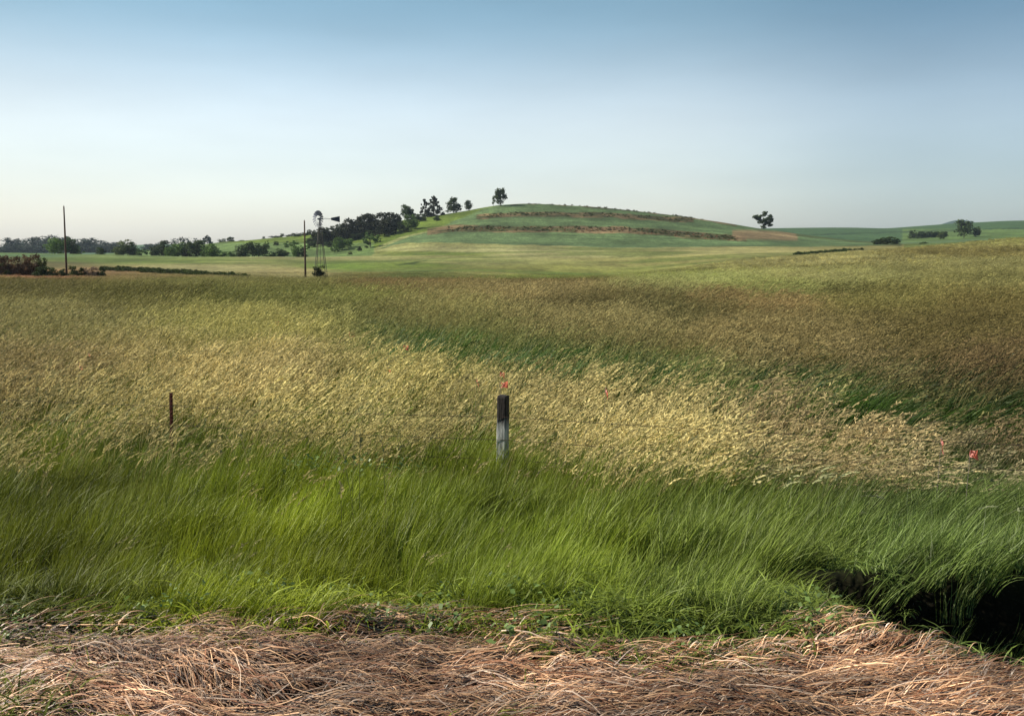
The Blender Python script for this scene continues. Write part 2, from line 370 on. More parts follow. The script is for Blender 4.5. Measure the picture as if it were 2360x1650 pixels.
def simple(name, c1, c2, scale=8, rough=.8, stretch=(1, 1, 1), spec=.3, metal=0, det=5, bump=0.0):
    m, N, L, o = mat(name)
    tc = N.new('ShaderNodeTexCoord'); mp = N.new('ShaderNodeMapping'); L.new(tc.outputs['Object'], mp.inputs[0]); mp.inputs['Scale'].default_value = stretch
    n = N.new('ShaderNodeTexNoise'); n.inputs['Scale'].default_value = scale; n.inputs['Detail'].default_value = det; L.new(mp.outputs[0], n.inputs[0])
    cr = N.new('ShaderNodeValToRGB'); cr.color_ramp.elements[0].position = .35; cr.color_ramp.elements[1].position = .65
    cr.color_ramp.elements[0].color = (*c1, 1); cr.color_ramp.elements[1].color = (*c2, 1); L.new(n.outputs['Fac'], cr.inputs[0])
    p = N.new('ShaderNodeBsdfPrincipled'); L.new(cr.outputs[0], p.inputs['Base Color']); p.inputs['Roughness'].default_value = rough
    p.inputs['Specular IOR Level'].default_value = spec; p.inputs['Metallic'].default_value = metal
    if bump:
        b = N.new('ShaderNodeBump'); b.inputs['Strength'].default_value = bump; b.inputs['Distance'].default_value = .01
        L.new(n.outputs['Fac'], b.inputs['Height']); L.new(b.outputs[0], p.inputs['Normal'])
    L.new(p.outputs[0], o.inputs[0]); return m

# ------------------------------------------------------------------ the land as one sheet
ys = np.concatenate([np.linspace(-400, -8, 12), np.linspace(-6, 1.5, 12), np.arange(1.6, 8, .035), np.exp(np.linspace(math.log(8), math.log(420), 420)),
                     np.arange(422, 780, 1.8), np.exp(np.linspace(math.log(784), math.log(5000), 160))])
us = np.concatenate([-np.array([3, 2.5, 2, 1.6, 1.3, 1.1, .95, .85, .78, .74, .70]), np.linspace(-.66, .66, 620), np.array([.70, .74, .78, .85, .95, 1.1, 1.3, 1.6, 2, 2.5, 3])])
UU, YY = np.meshgrid(us, ys)
XX = UU * np.sqrt(YY ** 2 + 9.0)
ZZ = height(XX, YY)
px_, py_ = world2pix(XX, YY, ZZ + gh(np.maximum(YY, 5)))
px_ = np.where(YY > 1, px_, CX); py_ = np.where(YY > 1, py_, 1400)
# --- hillside strips (contour-farmed crop between grassy terraces)
def line(x, pts):
    p = np.array(pts, float); return np.interp(x, p[:, 0], p[:, 1], left=-9999, right=-9999)
wob = 5.0 * fbm(XX / 9, YY / 9, 61, 3)
pw = py_ + wob
zc = zone(XX.ravel(), np.maximum(YY.ravel(), 2), ZZ.ravel())[:, :3].reshape(XX.shape + (3,))
zh = zone(XX.ravel(), np.maximum(YY.ravel(), 2), ZZ.ravel())[:, 3:].reshape(XX.shape + (4,))
hm = 0.45 * zh[..., :1] * sm(60, 200, YY)[..., None]
zc = zc * (1 - hm) + zh[..., 1:] * hm
def paint(mask, c, amt=1.0):
    global zc
    m_ = (np.clip(mask, 0, 1) * amt)[..., None]; zc = zc * (1 - m_) + lin(c) * m_
far = (YY > 500) & (YY < 830); rowz = fbm(XX / 70, YY / 2.6, 64, 2)
CROP = (102, 122, 78); PAST = (108, 126, 48); BRUSH = (84, 78, 44); SOIL = (150, 124, 90)
botl = line(px_, [(-500, 640), (700, 640), (830, 592), (900, 566), (940, 559), (1000, 559), (1100, 562), (1250, 565), (1370, 570), (1480, 571), (1600, 570), (1700, 568), (1950, 568), (2080, 564), (2800, 560)])
paint(far & (pw < botl), CROP)
leftb = np.interp(py_, [455, 470, 480, 500, 530, 545, 565, 592], [1230, 1170, 1120, 1070, 1000, 930, 880, 830])
paint(far * sm(-6, 6, leftb - px_ + wob * 3), PAST)
paint(far * (np.abs(px_ - leftb - 6) < 9) * (py_ > 520), (150, 150, 92), .8)
paint((YY >= 470) & (YY < 1400) & (px_ < 860) & (py_ > 560), (112, 134, 74))
def strip(pts, th, col=BRUSH, amt=.9):
    l = line(px_, pts)
    m_ = far * (l > 0) * sm(th / 2 + 1.2, th / 2 - 1.2, np.abs(pw - l) - 2.0 * fbm(XX / 14, YY / 14, 77, 2)); paint(m_, col, amt); return m_
s1 = strip([(1180, 470), (1218, 467), (1330, 471), (1450, 483), (1550, 494), (1640, 507), (1700, 519)], 8)
s2 = strip([(1100, 500), (1190, 494), (1250, 494), (1380, 496), (1450, 500), (1560, 507), (1600, 508)], 11)
s3 = strip([(985, 533), (1050, 526), (1100, 527), (1200, 529), (1320, 529), (1430, 530), (1530, 536), (1620, 545), (1720, 550)], 15)
sp = fbm(XX / 8, YY / 8, 88, 3)
paint(((s1 + s2 + s3) > .5) & (sp > .04), SOIL, .6)
paint(s3 * (px_ > 1330) * (px_ < 1450), SOIL, .7)
paint(far * sm(-4, 4, 10 - np.abs(pw - np.interp(px_, [1700, 1830], [540, 545]))) * (px_ > 1690) * (px_ < 1840), SOIL, .85)
paint(far * (px_ > 1835) * (px_ < 2080) * (np.abs(pw - np.interp(px_, [1830, 1950, 2080], [540, 554, 565])) < 3), (84, 92, 50), .8)
behind = (YY >= 830) & (YY < 2200)
paint(behind & (px_ > 1500), (80, 106, 66)); paint(behind & (px_ > 2080) & (py_ > 528), (110, 132, 70), .8)
paint(behind & (px_ > 1500) & (np.abs(pw - np.interp(px_, [1900, 2100, 2300], [541, 534, 527])) < 1.4), (60, 80, 50), .8)
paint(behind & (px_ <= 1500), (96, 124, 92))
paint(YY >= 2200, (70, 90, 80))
paint(sm(205, 225, YY) * (1 - sm(300, 335, YY)) * sm(1560, 1750, px_ + 3000 * fbm(XX / 20, YY / 20, 5) * .05), (84, 92, 46), .9)
paint((YY >= 440) & (YY < 700) & (px_ > 2085), (110, 124, 60), .8)
zc = zc * (1 + 1.1 * fbm(XX / 24, YY / 40, 97, 4) * sm(150, 230, YY) * (1 - sm(900, 1500, YY)))[..., None]
zc = zc * (1 + .9 * rowz * far)[..., None]
zg = fbm(XX / 60, YY / 26, 98, 3) * sm(180, 260, YY) * (1 - sm(460, 520, YY)); paint(sm(.03, .12, zg), (98, 116, 50), .6)
# dark furrow in the mid field
paint((YY > 200) & (YY < 420) & (np.abs(py_ - np.interp(px_, [905, 950, 985], [612, 607, 600]) + 3 * fbm(XX / 4, YY / 4, 62)) < 2.2 - 1.8 * np.abs(px_ - 948) / 40) & (px_ > 910) & (px_ < 986), (60, 76, 30), .8)
# shoulder: earth under the straw, soil in the grass painted dark as shade between blades
E_ = edge_straw(XX)
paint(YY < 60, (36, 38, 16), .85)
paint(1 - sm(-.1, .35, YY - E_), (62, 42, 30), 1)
paint(sm(1.6, 2.1, XX) * sm(0, .3, YY - E_) * (1 - sm(5.6, 5.9, YY)), (34, 27, 18), .95)  # shadow inside the hollow painted into the soil colour
nr, nc = XX.shape
V = np.stack([XX, YY, ZZ], -1).reshape(-1, 3)
idx = np.arange(nr * nc).reshape(nr, nc)
Fq = np.stack([idx[:-1, :-1], idx[:-1, 1:], idx[1:, 1:], idx[1:, :-1]], -1).reshape(-1, 4)
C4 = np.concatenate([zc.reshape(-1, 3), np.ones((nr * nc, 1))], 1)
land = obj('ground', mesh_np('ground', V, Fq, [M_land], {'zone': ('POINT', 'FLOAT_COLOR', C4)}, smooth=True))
tag(land, kind='structure')

# ------------------------------------------------------------------ grass tufts
def blades(n, rad, h0, h1, wid, lean, seg=4, curl=.5, spread=.5, rg=rng):
    """ribbons; returns V, F, rv. They lean towards +X (downwind)."""
    a = rg.random(n) * 2 * np.pi; r = rad * np.sqrt(rg.random(n))
    bx, by = r * np.cos(a), r * np.sin(a)
    hh = h0 + (h1 - h0) * rg.random(n); ln = lean * (0.6 + .8 * rg.random(n))
    da = spread * rg.standard_normal(n)
    dx, dy = np.cos(da), np.sin(da)
    fa = rg.random(n) * np.pi; wx, wy = np.cos(fa), np.sin(fa)
    s = np.linspace(0, 1, seg + 1)
    V = np.zeros((n, seg + 1, 2, 3)); cu = curl * (.4 + rg.random(n) * 1.2)
    for k, q in enumerate(s):
        ang = ln * (q * .7 + cu * q ** 2.2)       # bends over towards its tip
        ang = np.clip(ang, 0, 2.3)
        if k == 0: P = np.stack([bx, by, np.zeros(n)], -1)
        else:
            st = hh / seg
            P = P + np.stack([np.sin(ang) * dx * st, np.sin(ang) * dy * st, np.cos(ang) * st], -1)
        ww = wid * (1 - q ** 2.5 * .92) * (.55 + .45 * min(1, q * 4)) / 2
        W = np.stack([wx * ww, wy * ww, np.zeros(n)], -1)
        V[:, k, 0] = P - W; V[:, k, 1] = P + W
    base = (np.arange(n) * (seg + 1) * 2)[:, None]
    k = np.arange(seg)[None, :] * 2
    Fc = np.stack([base + k, base + k + 1, base + k + 3, base + k + 2], -1).reshape(-1, 4)
    rv = np.repeat(.62 + .76 * rg.random(n), (seg + 1) * 2)
    return V.reshape(-1, 3), Fc, rv
def heads(n, rad, h0, h1, hl, hw, lean, stem_w, nsp=14, spread=.35, rg=rng):
    """stalks with a nodding, one-sided seed head each"""
    VS, FS, RV, MI = [], [], [], []; off = 0
    for i in range(n):
        a = rg.random() * 2 * np.pi; r = rad * math.sqrt(rg.random())
        p = np.array([r * math.cos(a), r * math.sin(a), 0.0]); hgt = h0 + (h1 - h0) * rg.random()
        da = spread * rg.standard_normal(); d = np.array([math.cos(da), math.sin(da), 0]); l = lean * (.6 + .8 * rg.random())
        seg = 4; side = np.array([-d[1], d[0], 0]) * stem_w / 2; pts = [p.copy()]
        for k in range(seg):
            an = l * ((k + 1) / seg) ** 1.3; p = p + (d * math.sin(an) + np.array([0, 0, math.cos(an)])) * hgt / seg; pts.append(p.copy())
        for k in range(seg):
            VS += [pts[k] - side, pts[k] + side, pts[k + 1] + side, pts[k + 1] - side]; FS.append([off, off + 1, off + 2, off + 3]); off += 4; MI.append(1)
            RV += [.8] * 4
        # spikelets
        an = l * 1.15; bright = .7 + .6 * rg.random(); L_ = hl * (.7 + .6 * rg.random())
        for k in range(nsp):
            q = (k + rg.random() * .6) / nsp; a2 = an + .45 * q
            ax = d * math.sin(a2) + np.array([0, 0, math.cos(a2)])
            c = p + ax * L_ * q
            rr = rg.standard_normal(3); rr[2] -= .5; rr += d * .8; rr /= np.linalg.norm(rr)
            wloc = hw * (1 - .75 * abs(q - .35) / .65)
            tip = c + rr * wloc + ax * L_ * .20
            nn = np.cross(rr, ax); nn /= np.linalg.norm(nn) + 1e-9
            pr = np.cross(tip - c, nn); pr = pr / (np.linalg.norm(pr) + 1e-9) * wloc * .35 + nn * wloc * .2
            mid = (c + tip) / 2
            VS += [c, mid + pr, tip, mid - pr]; FS.append([off, off + 1, off + 2, off + 3]); off += 4; MI.append(1)
            RV += [bright * (.8 + .4 * rg.random())] * 4
    return np.array(VS), np.array(FS), np.array(RV), np.array(MI)
def tuft(name, parts):
    Vs, Fs, Rs, Ms = [], [], [], []; off = 0
    for p in parts:
        V_, F_, R_ = p[:3]; Mi = p[3] if len(p) > 3 else np.zeros(len(F_), int)
        Vs.append(V_); Fs.append(F_ + off); Rs.append(R_); Ms.append(Mi); off += len(V_)
    me = mesh_np(name, np.concatenate(Vs), np.concatenate(Fs), [M_blade, M_head], {'rv': ('POINT', 'FLOAT', np.concatenate(Rs))}, np.concatenate(Ms))
    return bpy.data.objects.new(name, me)
def proto(name, fns):
    c = bpy.data.collections.new(name)
    for i, f in enumerate(fns): c.objects.link(tuft('%s_%02d' % (name, i), f))
    return c
def inst_tree():
    ng = bpy.data.node_groups.new('scatter', 'GeometryNodeTree')
    ng.interface.new_socket('Geometry', in_out='INPUT', socket_type='NodeSocketGeometry')
    ng.interface.new_socket('Collection', in_out='INPUT', socket_type='NodeSocketCollection')
    ng.interface.new_socket('Geometry', in_out='OUTPUT', socket_type='NodeSocketGeometry')
    N, L = ng.nodes, ng.links
    gi = N.new('NodeGroupInput'); go = N.new('NodeGroupOutput')
    ci = N.new('GeometryNodeCollectionInfo'); ci.inputs['Separate Children'].default_value = True; ci.inputs['Reset Children'].default_value = True
    ip = N.new('GeometryNodeInstanceOnPoints'); ip.inputs['Pick Instance'].default_value = True
    def na(n, t):
        a = N.new('GeometryNodeInputNamedAttribute'); a.data_type = t; a.inputs[0].default_value = n; return [o for o in a.outputs if o.enabled][0]
    er = N.new('FunctionNodeEulerToRotation')
    L.new(gi.outputs[0], ip.inputs['Points']); L.new(gi.outputs[1], ci.inputs[0]); L.new(ci.outputs[0], ip.inputs['Instance'])
    L.new(na('variant', 'INT'), ip.inputs['Instance Index']); L.new(na('rot', 'FLOAT_VECTOR'), er.inputs[0]); L.new(er.outputs[0], ip.inputs['Rotation'])
    L.new(na('scl', 'FLOAT_VECTOR'), ip.inputs['Scale']); L.new(ip.outputs[0], go.inputs[0])
    return ng
SCAT = inst_tree()
def scatter(name, coll, P, variant, rot, scl, tint, htint):
    n = len(P)
    o4 = np.ones((n, 1))
    me = mesh_np(name, P, np.zeros((0, 4)), [], {'variant': ('POINT', 'INT', variant), 'rot': ('POINT', 'FLOAT_VECTOR', rot), 'scl': ('POINT', 'FLOAT_VECTOR', scl),
                 'tint': ('POINT', 'FLOAT_COLOR', np.concatenate([tint, o4], 1)), 'htint': ('POINT', 'FLOAT_COLOR', np.concatenate([htint, o4], 1))})
    o = obj(name, me); md = o.modifiers.new('scatter', 'NODES'); md.node_group = SCAT
    sid = [i.identifier for i in SCAT.interface.items_tree if i.in_out == 'INPUT' and i.name == 'Collection'][0]
    md[sid] = coll
    return o
def wedge(y0, y1, dens, umax=.66, extra=1.2):
    A = 0.5 * (y1 ** 2 - y0 ** 2) * 2 * umax + 2 * extra * (y1 - y0); n = int(A * dens)
    Y = np.sqrt(y0 ** 2 + rng.random(n) * (y1 ** 2 - y0 ** 2)); X = (rng.random(n) * 2 - 1) * (umax * Y + extra)
    return X, Y

PG = proto('tall_tuft', [[blades(44, .14, .18, .72, .0075, .42, 5, .42, .6), blades(6, .14, .4, .8, .006, .6, 5, 1.1, 1.2)] for _ in range(5)])                        # lush leaves
PS = proto('seeding_tuft', [[blades(24, .15, .35, .66, .007, .5, 4, .4, .6), heads(6, .19, .46, .90, .16, .024, .36, .003, 16)] for _ in range(5)])
PL = proto('short_tuft', [[blades(34, .12, .08, .30, .0095, 1.3, 4, .95, 1.4)] for _ in range(4)])
PM = proto('leafy_clump', [[blades(70, .42, .45, .75, .016, .9, 3, .5, .4)] for _ in range(4)])
PN = proto('seeding_clump', [[blades(34, .42, .35, .62, .014, .8, 3, .5, .4), heads(16, .45, .46, .88, .20, .034, .38, .006, 8)] for _ in range(7)])
PF = proto('far_clump', [[blades(60, 1.3, .35, .75, .06, .8, 2, .5, .4), heads(40, 1.3, .5, .8, .30, .10, .75, .015, 3)] for _ in range(4)])

def grass(name, coll, nv, X, Y, keep, rotj, smin, smax, label, hsel=None, lean_fn=None):
    X, Y = X[keep], Y[keep]; Z = height(X, Y) - .01
    zn = zone(X, Y, Z)
    n = len(X)
    rip = 1 + 1.7 * fbm(X / 5 + Y / 9, Y / 2.6, 57, 3) * sm(18, 50, Y) + .7 * fbm(X / 1.1, Y / 1.6, 59, 3) * (1 - sm(14, 30, Y))
    tint = zn[:, :3] * (rip * (1 + .6 * fbm(X * 1.3, Y * 1.3, 51, 3)))[:, None] * (.62 + .76 * rng.random((n, 1)))
    ht = (zn[:, 4:] * .82 + .18 * zn[:, 4:].mean(1, keepdims=True)) * rip[:, None] * (.85 + .3 * rng.random((n, 1)))
    gust = fbm(X / 1.6, Y / 1.6, 71, 3)
    rz = rotj * rng.standard_normal(n) * (1 + .8 * (1 - sm(9, 14, Y))) + gust * 1.2
    rot = np.stack([np.zeros(n), .55 * fbm(X / .6, Y / .6, 73, 2) + .08 + .34 * sm(.0, .5, X / Y) + 0.06 * rng.standard_normal(n), rz], -1)
    s = (smin + (smax - smin) * rng.random(n)) * (1 + .75 * fbm(X / .7, Y / .7, 75, 3))
    hs = s * np.maximum(gh(Y), .2) / .62; s = s * np.clip(gh(Y) / .5, .6, 1)
    scl = np.stack([s, s, hs], -1)
    o = scatter(name, coll, np.stack([X, Y, Z], -1), rng.integers(0, nv, n), rot, scl, tint, ht)
    tag(o, label, 'grass', kind='stuff')
    return o
def share(X, Y):
    Z = height(X, Y); return zone(X, Y, Z)[:, 3]
def clear_of_hollow(X, Y):
    E = edge_straw(X); return ~((X > 1.7 + .5 * fbm(X * 3, Y * 3, 6)) & (Y < 5.5 + .6 * fbm(X * 2, Y * 2, 5)) & (rng.random(len(X)) > .55))
# lush verge and first metres of the field
X, Y = wedge(4.2, 12.5, 90)
E = edge_straw(X); sh = share(X, Y)
k0 = (Y - E > .45 + .7 * fbm(X * 1.5, Y, 15)) & ((fbm(X * 2.1, Y * 2.1, 17, 2) > -.16) | (Y > 7)) & clear_of_hollow(X, Y) & (((X + .62) / .38) ** 2 + ((Y - 5.2) / .3) ** 2 > 1)
g1 = grass('tall_green_grass', PG, 5, X, Y, k0 & (rng.random(len(X)) > sh * .75), .35, .75, 1.15, 'tall lush green grass leaning in the wind along the verge before the fence')
X, Y = wedge(9.2, 12.5, 40); sh = share(X, Y)
g2 = grass('seeding_grass', PS, 5, X, Y, rng.random(len(X)) < sh * 1.3 + .02, .3, .85, 1.15, 'golden seeding grass standing around the fence posts')
X, Y = wedge(12.5, 34, 13); sh = share(X, Y); r_ = rng.random(len(X))
grass('green_meadow_grass', PM, 4, X, Y, r_ > sh * .8, .35, .8, 1.2, 'dark green meadow grass in the middle of the field behind the fence').location
X, Y = wedge(12.5, 40, 14); sh = share(X, Y)
grass('golden_meadow_grass', PN, 7, X, Y, rng.random(len(X)) < sh * 1.25 + .03, .45, .65, 1.25, 'pale golden seed heads of tall grass just beyond the fence')
X, Y = wedge(34, 110, 4.2); sh = share(X, Y)
grass('brown_meadow_grass', PN, 5, X, Y, rng.random(len(X)) < .35 + .65 * sh, .35, .9, 1.5, 'brownish meadow grass covering the far half of the field')
X, Y = wedge(90, 235, .75, .64)
grass('distant_meadow_grass', PF, 4, X, Y, np.ones(len(X), bool), .35, .8, 1.2, 'yellowish distant grass on the rounded rise and around the windmill')
X, Y = wedge(4.9, 9.4, 1.2)
k = (Y - edge_straw(X) > .6) & clear_of_hollow(X, Y) & (fbm(X * .8, Y * .8, 23, 2) > -.05)
zst = grass('scattered_seed_stems', PS, 5, X, Y, k, .6, .8, 1.2, 'few pale seed stems scattered through the green verge grass')
# short growth at the edge of the straw
X, Y = wedge(3.0, 6.4, 170, .68, .6); E = edge_straw(X); d = Y - E
pr = np.where(d < 0, .008 + .5 * sm(-1.2, -2.0, X) * sm(3.9, 3.4, Y), np.where(d < 1.0, .45 + .55 * sm(0, .3, d), .6))
pr = np.where((d > 0) & (d < .5), 1.0, pr); pr = pr * np.where((X > 1.75) & (d > .1), .22, 1) * (.45 + 1.2 * sm(-.15, .15, fbm(X * 2.4, Y * 2.4, 19, 3)))
gs = grass('short_verge_grass', PL, 4, X, Y, rng.random(len(X)) < pr, 3.0, 1.0, 2.0, 'short green grass growing along the edge of the flattened straw')

# ------------------------------------------------------------------ flattened straw on the shoulder
def straw(n):
    X = (rng.random(n) * 2 - 1) * 3.6; Y = 2.3 + rng.random(n) * 3.2
    E = edge_straw(X); keep = (Y < E + .1 + .3 * rng.random(n)); X, Y = X[keep], Y[keep]; n = len(X)
    seg = 6; L_ = .04 + .38 * rng.random(n) ** 2.2; st = L_ / seg
    wd = .0022 + .0060 * rng.random(n) ** 3
    jit = .30 * rng.standard_normal(n) + (rng.random(n) < .06) * rng.standard_normal(n) * 1.0
    lift = .03 * rng.random(n) ** 2 + .004; tilt = (rng.random(n) - .35) * .10 * (rng.random(n) < .4)
    arc = .05 * rng.random(n) ** 3
    V = np.zeros((n, seg + 1, 2, 3))
    x, y = X.copy(), Y.copy()
    for k in range(seg + 1):
        th = -.18 + .55 * sm(-.5, 2, x) + 2.0 * fbm(x * .9, y * 1.6, 81, 3) + 1.1 * fbm(x * 3, y * 4, 83, 2) + jit
        if k: x = x + np.cos(th) * st; y = y + np.sin(th) * st
        q = k / seg
        z = height(x, y) + lift + tilt * q + arc * math.sin(math.pi * q) + .03 * np.maximum(fbm(x * 7, y * 16, 87, 2), 0)
        wz = wd * (1 - .6 * q) / 2
        nx, ny = -np.sin(th), np.cos(th)
        V[:, k, 0] = np.stack([x - nx * wz, y - ny * wz, z], -1); V[:, k, 1] = np.stack([x + nx * wz, y + ny * wz, z + wz * .8], -1)
    base = (np.arange(n) * (seg + 1) * 2)[:, None]; k = np.arange(seg)[None, :] * 2
    Fc = np.stack([base + k, base + k + 1, base + k + 3, base + k + 2], -1).reshape(-1, 4)
    t = rng.random(n)[:, None]; t = t ** 1.4; c = lin((236, 204, 170)) * t + lin((122, 78, 52)) * (1 - t)
    c = c * (.35 + .75 * rng.random((n, 1)))
    patch = sm(-.1, .15, fbm(X * 1.3, Y * 2, 89, 3))[:, None]; gz = (rng.random((n, 1)) < .3) * .6; c = c * (1 - gz) + c.mean(1, keepdims=True) * gz; c = c * (.6 + .75 * patch) * np.array([1.16, 1.0, .86])
    C = np.repeat(np.concatenate([c, np.ones((n, 1))], 1), (seg + 1) * 2, axis=0)
    return mesh_np('flattened_straw', V.reshape(-1, 3), Fc, [M_straw], {'sc': ('POINT', 'FLOAT_COLOR', C)})
st = obj('flattened_straw', straw(95000))
tag(st, 'matted dry straw lying flat on the road shoulder along the bottom', 'straw', kind='stuff')

# ------------------------------------------------------------------ broad-leaved weeds at the verge
M_weed = leaf_material('weed_leaf', None, 1.0, transl=.25, rough=.5, spec=.4, col=tuple(lin((98, 118, 58))))
def weed_leafs(n, rad, hmax, size):
    VS, FS, RV = [], [], []; off = 0
    for i in range(n):
        a = rng.random() * 6.283; r = rad * math.sqrt(rng.random()); c = np.array([r * math.cos(a), r * math.sin(a), hmax * (.25 + .75 * rng.random())])
        b = rng.random() * 6.283; d = np.array([math.cos(b), math.sin(b), rng.uniform(-.5, .7)]); d /= np.linalg.norm(d)
        s_ = np.cross(d, [0, 0, 1]); s_ /= np.linalg.norm(s_); s_ = s_ + .5 * rng.standard_normal() * np.array([0, 0, 1]); L_ = size * (.6 + .8 * rng.random()); W_ = L_ * .32
        pts = [c, c + d * L_ * .4 + s_ * W_, c + d * L_ + np.array([0, 0, -.15 * L_]), c + d * L_ * .4 - s_ * W_]
        VS += pts; FS.append([off, off + 1, off + 2, off + 3]); RV += [.6 + .8 * rng.random()] * 4; off += 4
    return np.array(VS), np.array(FS), np.array(RV)
cw = bpy.data.collections.new('weed_clump')
for i in range(4):
    V_, F_, R_ = weed_leafs(36, .12, .13, .024)
    cw.objects.link(bpy.data.objects.new('weed_clump_%d' % i, mesh_np('weed', V_, F_, [M_weed], {'rv': ('POINT', 'FLOAT', R_)})))
X, Y = wedge(3.9, 6.0, 14, .62, .3); d = Y - edge_straw(X)
k = (d > -.05) & (d < 1.1) & (fbm(X * 1.7, Y * 1.7, 91, 3) > -.02) & ~((X > 1.6) & (d > .15)); X, Y = X[k], Y[k]; n = len(X)
X2 = np.array([-1.9, -1.45, -1.0, -1.25, -1.65, -2.2]) + .1; Y2 = np.array([9.9, 9.8, 9.9, 9.6, 9.7, 9.9])
Z = height(X, Y); Z2 = height(X2, Y2) + .45
P = np.concatenate([np.stack([X, Y, Z], -1), np.stack([X2, Y2, Z2], -1)]); n = len(P); s = np.concatenate([.6 + .9 * rng.random(len(X)), np.full(len(X2), 1.8)])
o = scatter('broadleaf_weeds', cw, P, rng.integers(0, 4, n), np.stack([0 * s, .2 + 0 * s, rng.random(n) * 6.28], -1), np.stack([s, s, s], -1), np.ones((n, 3)), np.ones((n, 3)))
tag(o, 'low broad-leaved weeds with pale leaves where the tall grass meets the straw', 'weeds', kind='stuff')

# ------------------------------------------------------------------ fence
def wood_mat():
    m, N, L, o = mat('weathered_wood')
    tc = N.new('ShaderNodeTexCoord'); mp = N.new('ShaderNodeMapping'); L.new(tc.outputs['Object'], mp.inputs[0]); mp.inputs['Scale'].default_value = (14, 14, 1.6)
    n = N.new('ShaderNodeTexNoise'); n.inputs['Scale'].default_value = 4; n.inputs['Detail'].default_value = 7; L.new(mp.outputs[0], n.inputs[0])
    sx = N.new('ShaderNodeSeparateXYZ'); L.new(tc.outputs['Object'], sx.inputs[0])
    # creosote-dark upper end, bleached grey below, with a ragged border
    hgt = mathn(N, L, 'ADD', sx.outputs['Z'], mathn(N, L, 'MULTIPLY', n.outputs['Fac'], .35))
    f = maprange(N, L, hgt, 1.08, 1.17, 0, 1)
    a = N.new('ShaderNodeValToRGB'); a.color_ramp.elements[0].position = .35; a.color_ramp.elements[1].position = .62
    a.color_ramp.elements[0].color = (.13, .13, .12, 1); a.color_ramp.elements[1].color = (.42, .42, .40, 1); L.new(n.outputs['Fac'], a.inputs[0])
    b = N.new('ShaderNodeValToRGB'); b.color_ramp.elements[0].color = (.006, .004, .003, 1); b.color_ramp.elements[1].color = (.016, .008, .005, 1); L.new(n.outputs['Fac'], b.inputs[0])
    mx = N.new('ShaderNodeMix'); mx.data_type = 'RGBA'; L.new(f, mx.inputs['Factor']); L.new(a.outputs[0], mx.inputs['A']); L.new(b.outputs[0], mx.inputs['B'])
    p = N.new('ShaderNodeBsdfPrincipled'); L.new(mx.outputs['Result'], p.inputs['Base Color']); p.inputs['Roughness'].default_value = .85
    bp = N.new('ShaderNodeBump'); bp.inputs['Distance'].default_value = .012; L.new(n.outputs['Fac'], bp.inputs['Height']); L.new(bp.outputs[0], p.inputs['Normal'])
    L.new(p.outputs[0], o.inputs[0]); return m
M_wood = wood_mat()
M_rust = simple('rusty_steel', (.05, .010, .006), (.12, .03, .018), 30, .75)
M_wire = simple('rusty_wire', (.02, .012, .008), (.07, .04, .028), 20, .7)
fence = empty('wire_fence', (0, 0, 0))
tag(fence, 'rusty wire fence with a square wooden post and thin steel post in tall grass', 'fence')
def fl(x): return 10.6 - (x - .05) * .347            # fence line
def wire_post_z(x): return height(x, fl(x))
def wood_post(x, ztop, lean=0.0):
    y = fl(x); zb = float(height(x, y)); hgt = ztop - zb
    bm_v = []; mb = MB()
    # square post with chamfered, slightly uneven corners
    rings = []
    sides = [(-.058, -.046), (-.046, -.058), (.046, -.058), (.058, -.046), (.058, .046), (.046, .058), (-.046, .058), (-.058, .046)]
    zs = [-.35, 0, .3, .6, .8, 1.0, hgt - .02, hgt]
    for j, zz in enumerate(zs):
        kx = 1 - .05 * (zz / hgt) if j < len(zs) - 1 else .90
        for i, (a, b) in enumerate(sides):
            jt = .003 * math.sin(i * 7.3 + j * 3.1)
            mb.v.append(Vector((a * kx + jt + lean * zz, b * kx - jt, zz + (.006 * math.sin(i * 2.2) if j == len(zs) - 1 else 0))))
    for j in range(len(zs) - 1):
        for i in range(8):
            i2 = (i + 1) % 8; mb.f.append((j * 8 + i, j * 8 + i2, (j + 1) * 8 + i2, (j + 1) * 8 + i))
    mb.f.append(tuple((len(zs) - 1) * 8 + i for i in range(8)))
    o = obj('wooden_post', mb.mesh('wooden_post', M_wood), fence, (x, y, zb)); o.rotation_euler = (0, 0, R(-24))
    return o
def t_post(x, ztop, lean=0):
    y = fl(x); zb = float(height(x, y)); h_ = ztop - zb; mb = MB()
    mb.box((-.019, -.003, -.3), (.019, .003, h_)); mb.box((-.0035, .0035, -.3), (.0035, .03, h_ - .002))
    for k in range(24):
        zz = h_ - .05 - k * .054
        mb.box((-.009, -.011, zz), (.009, -.0032, zz + .018))
    o = obj('steel_post', mb.mesh('steel_post', M_rust), fence, (x, y, zb)); o.rotation_euler = (0, R(lean), R(-15)); o.scale = (1.15, 1.15, 1)
    return o
ux, tt_ = pix2dir(1157, 911)
WP_Y = 10.6; WP_X = float(ux * WP_Y); WP_Z = float(H + tt_ * WP_Y)
wood_post(WP_X, WP_Z, .012)
ux, tt_ = pix2dir(390, 905)
TPX = -4.0
for _ in range(5): TPX = float(ux) * fl(TPX)
TP_Z = float(H + tt_ * fl(TPX))
t_post(TPX, TP_Z, 1.2)
t_post(-8.6, TP_Z - .05); t_post(5.5, .08, 1); wood_post(9.3, .1)
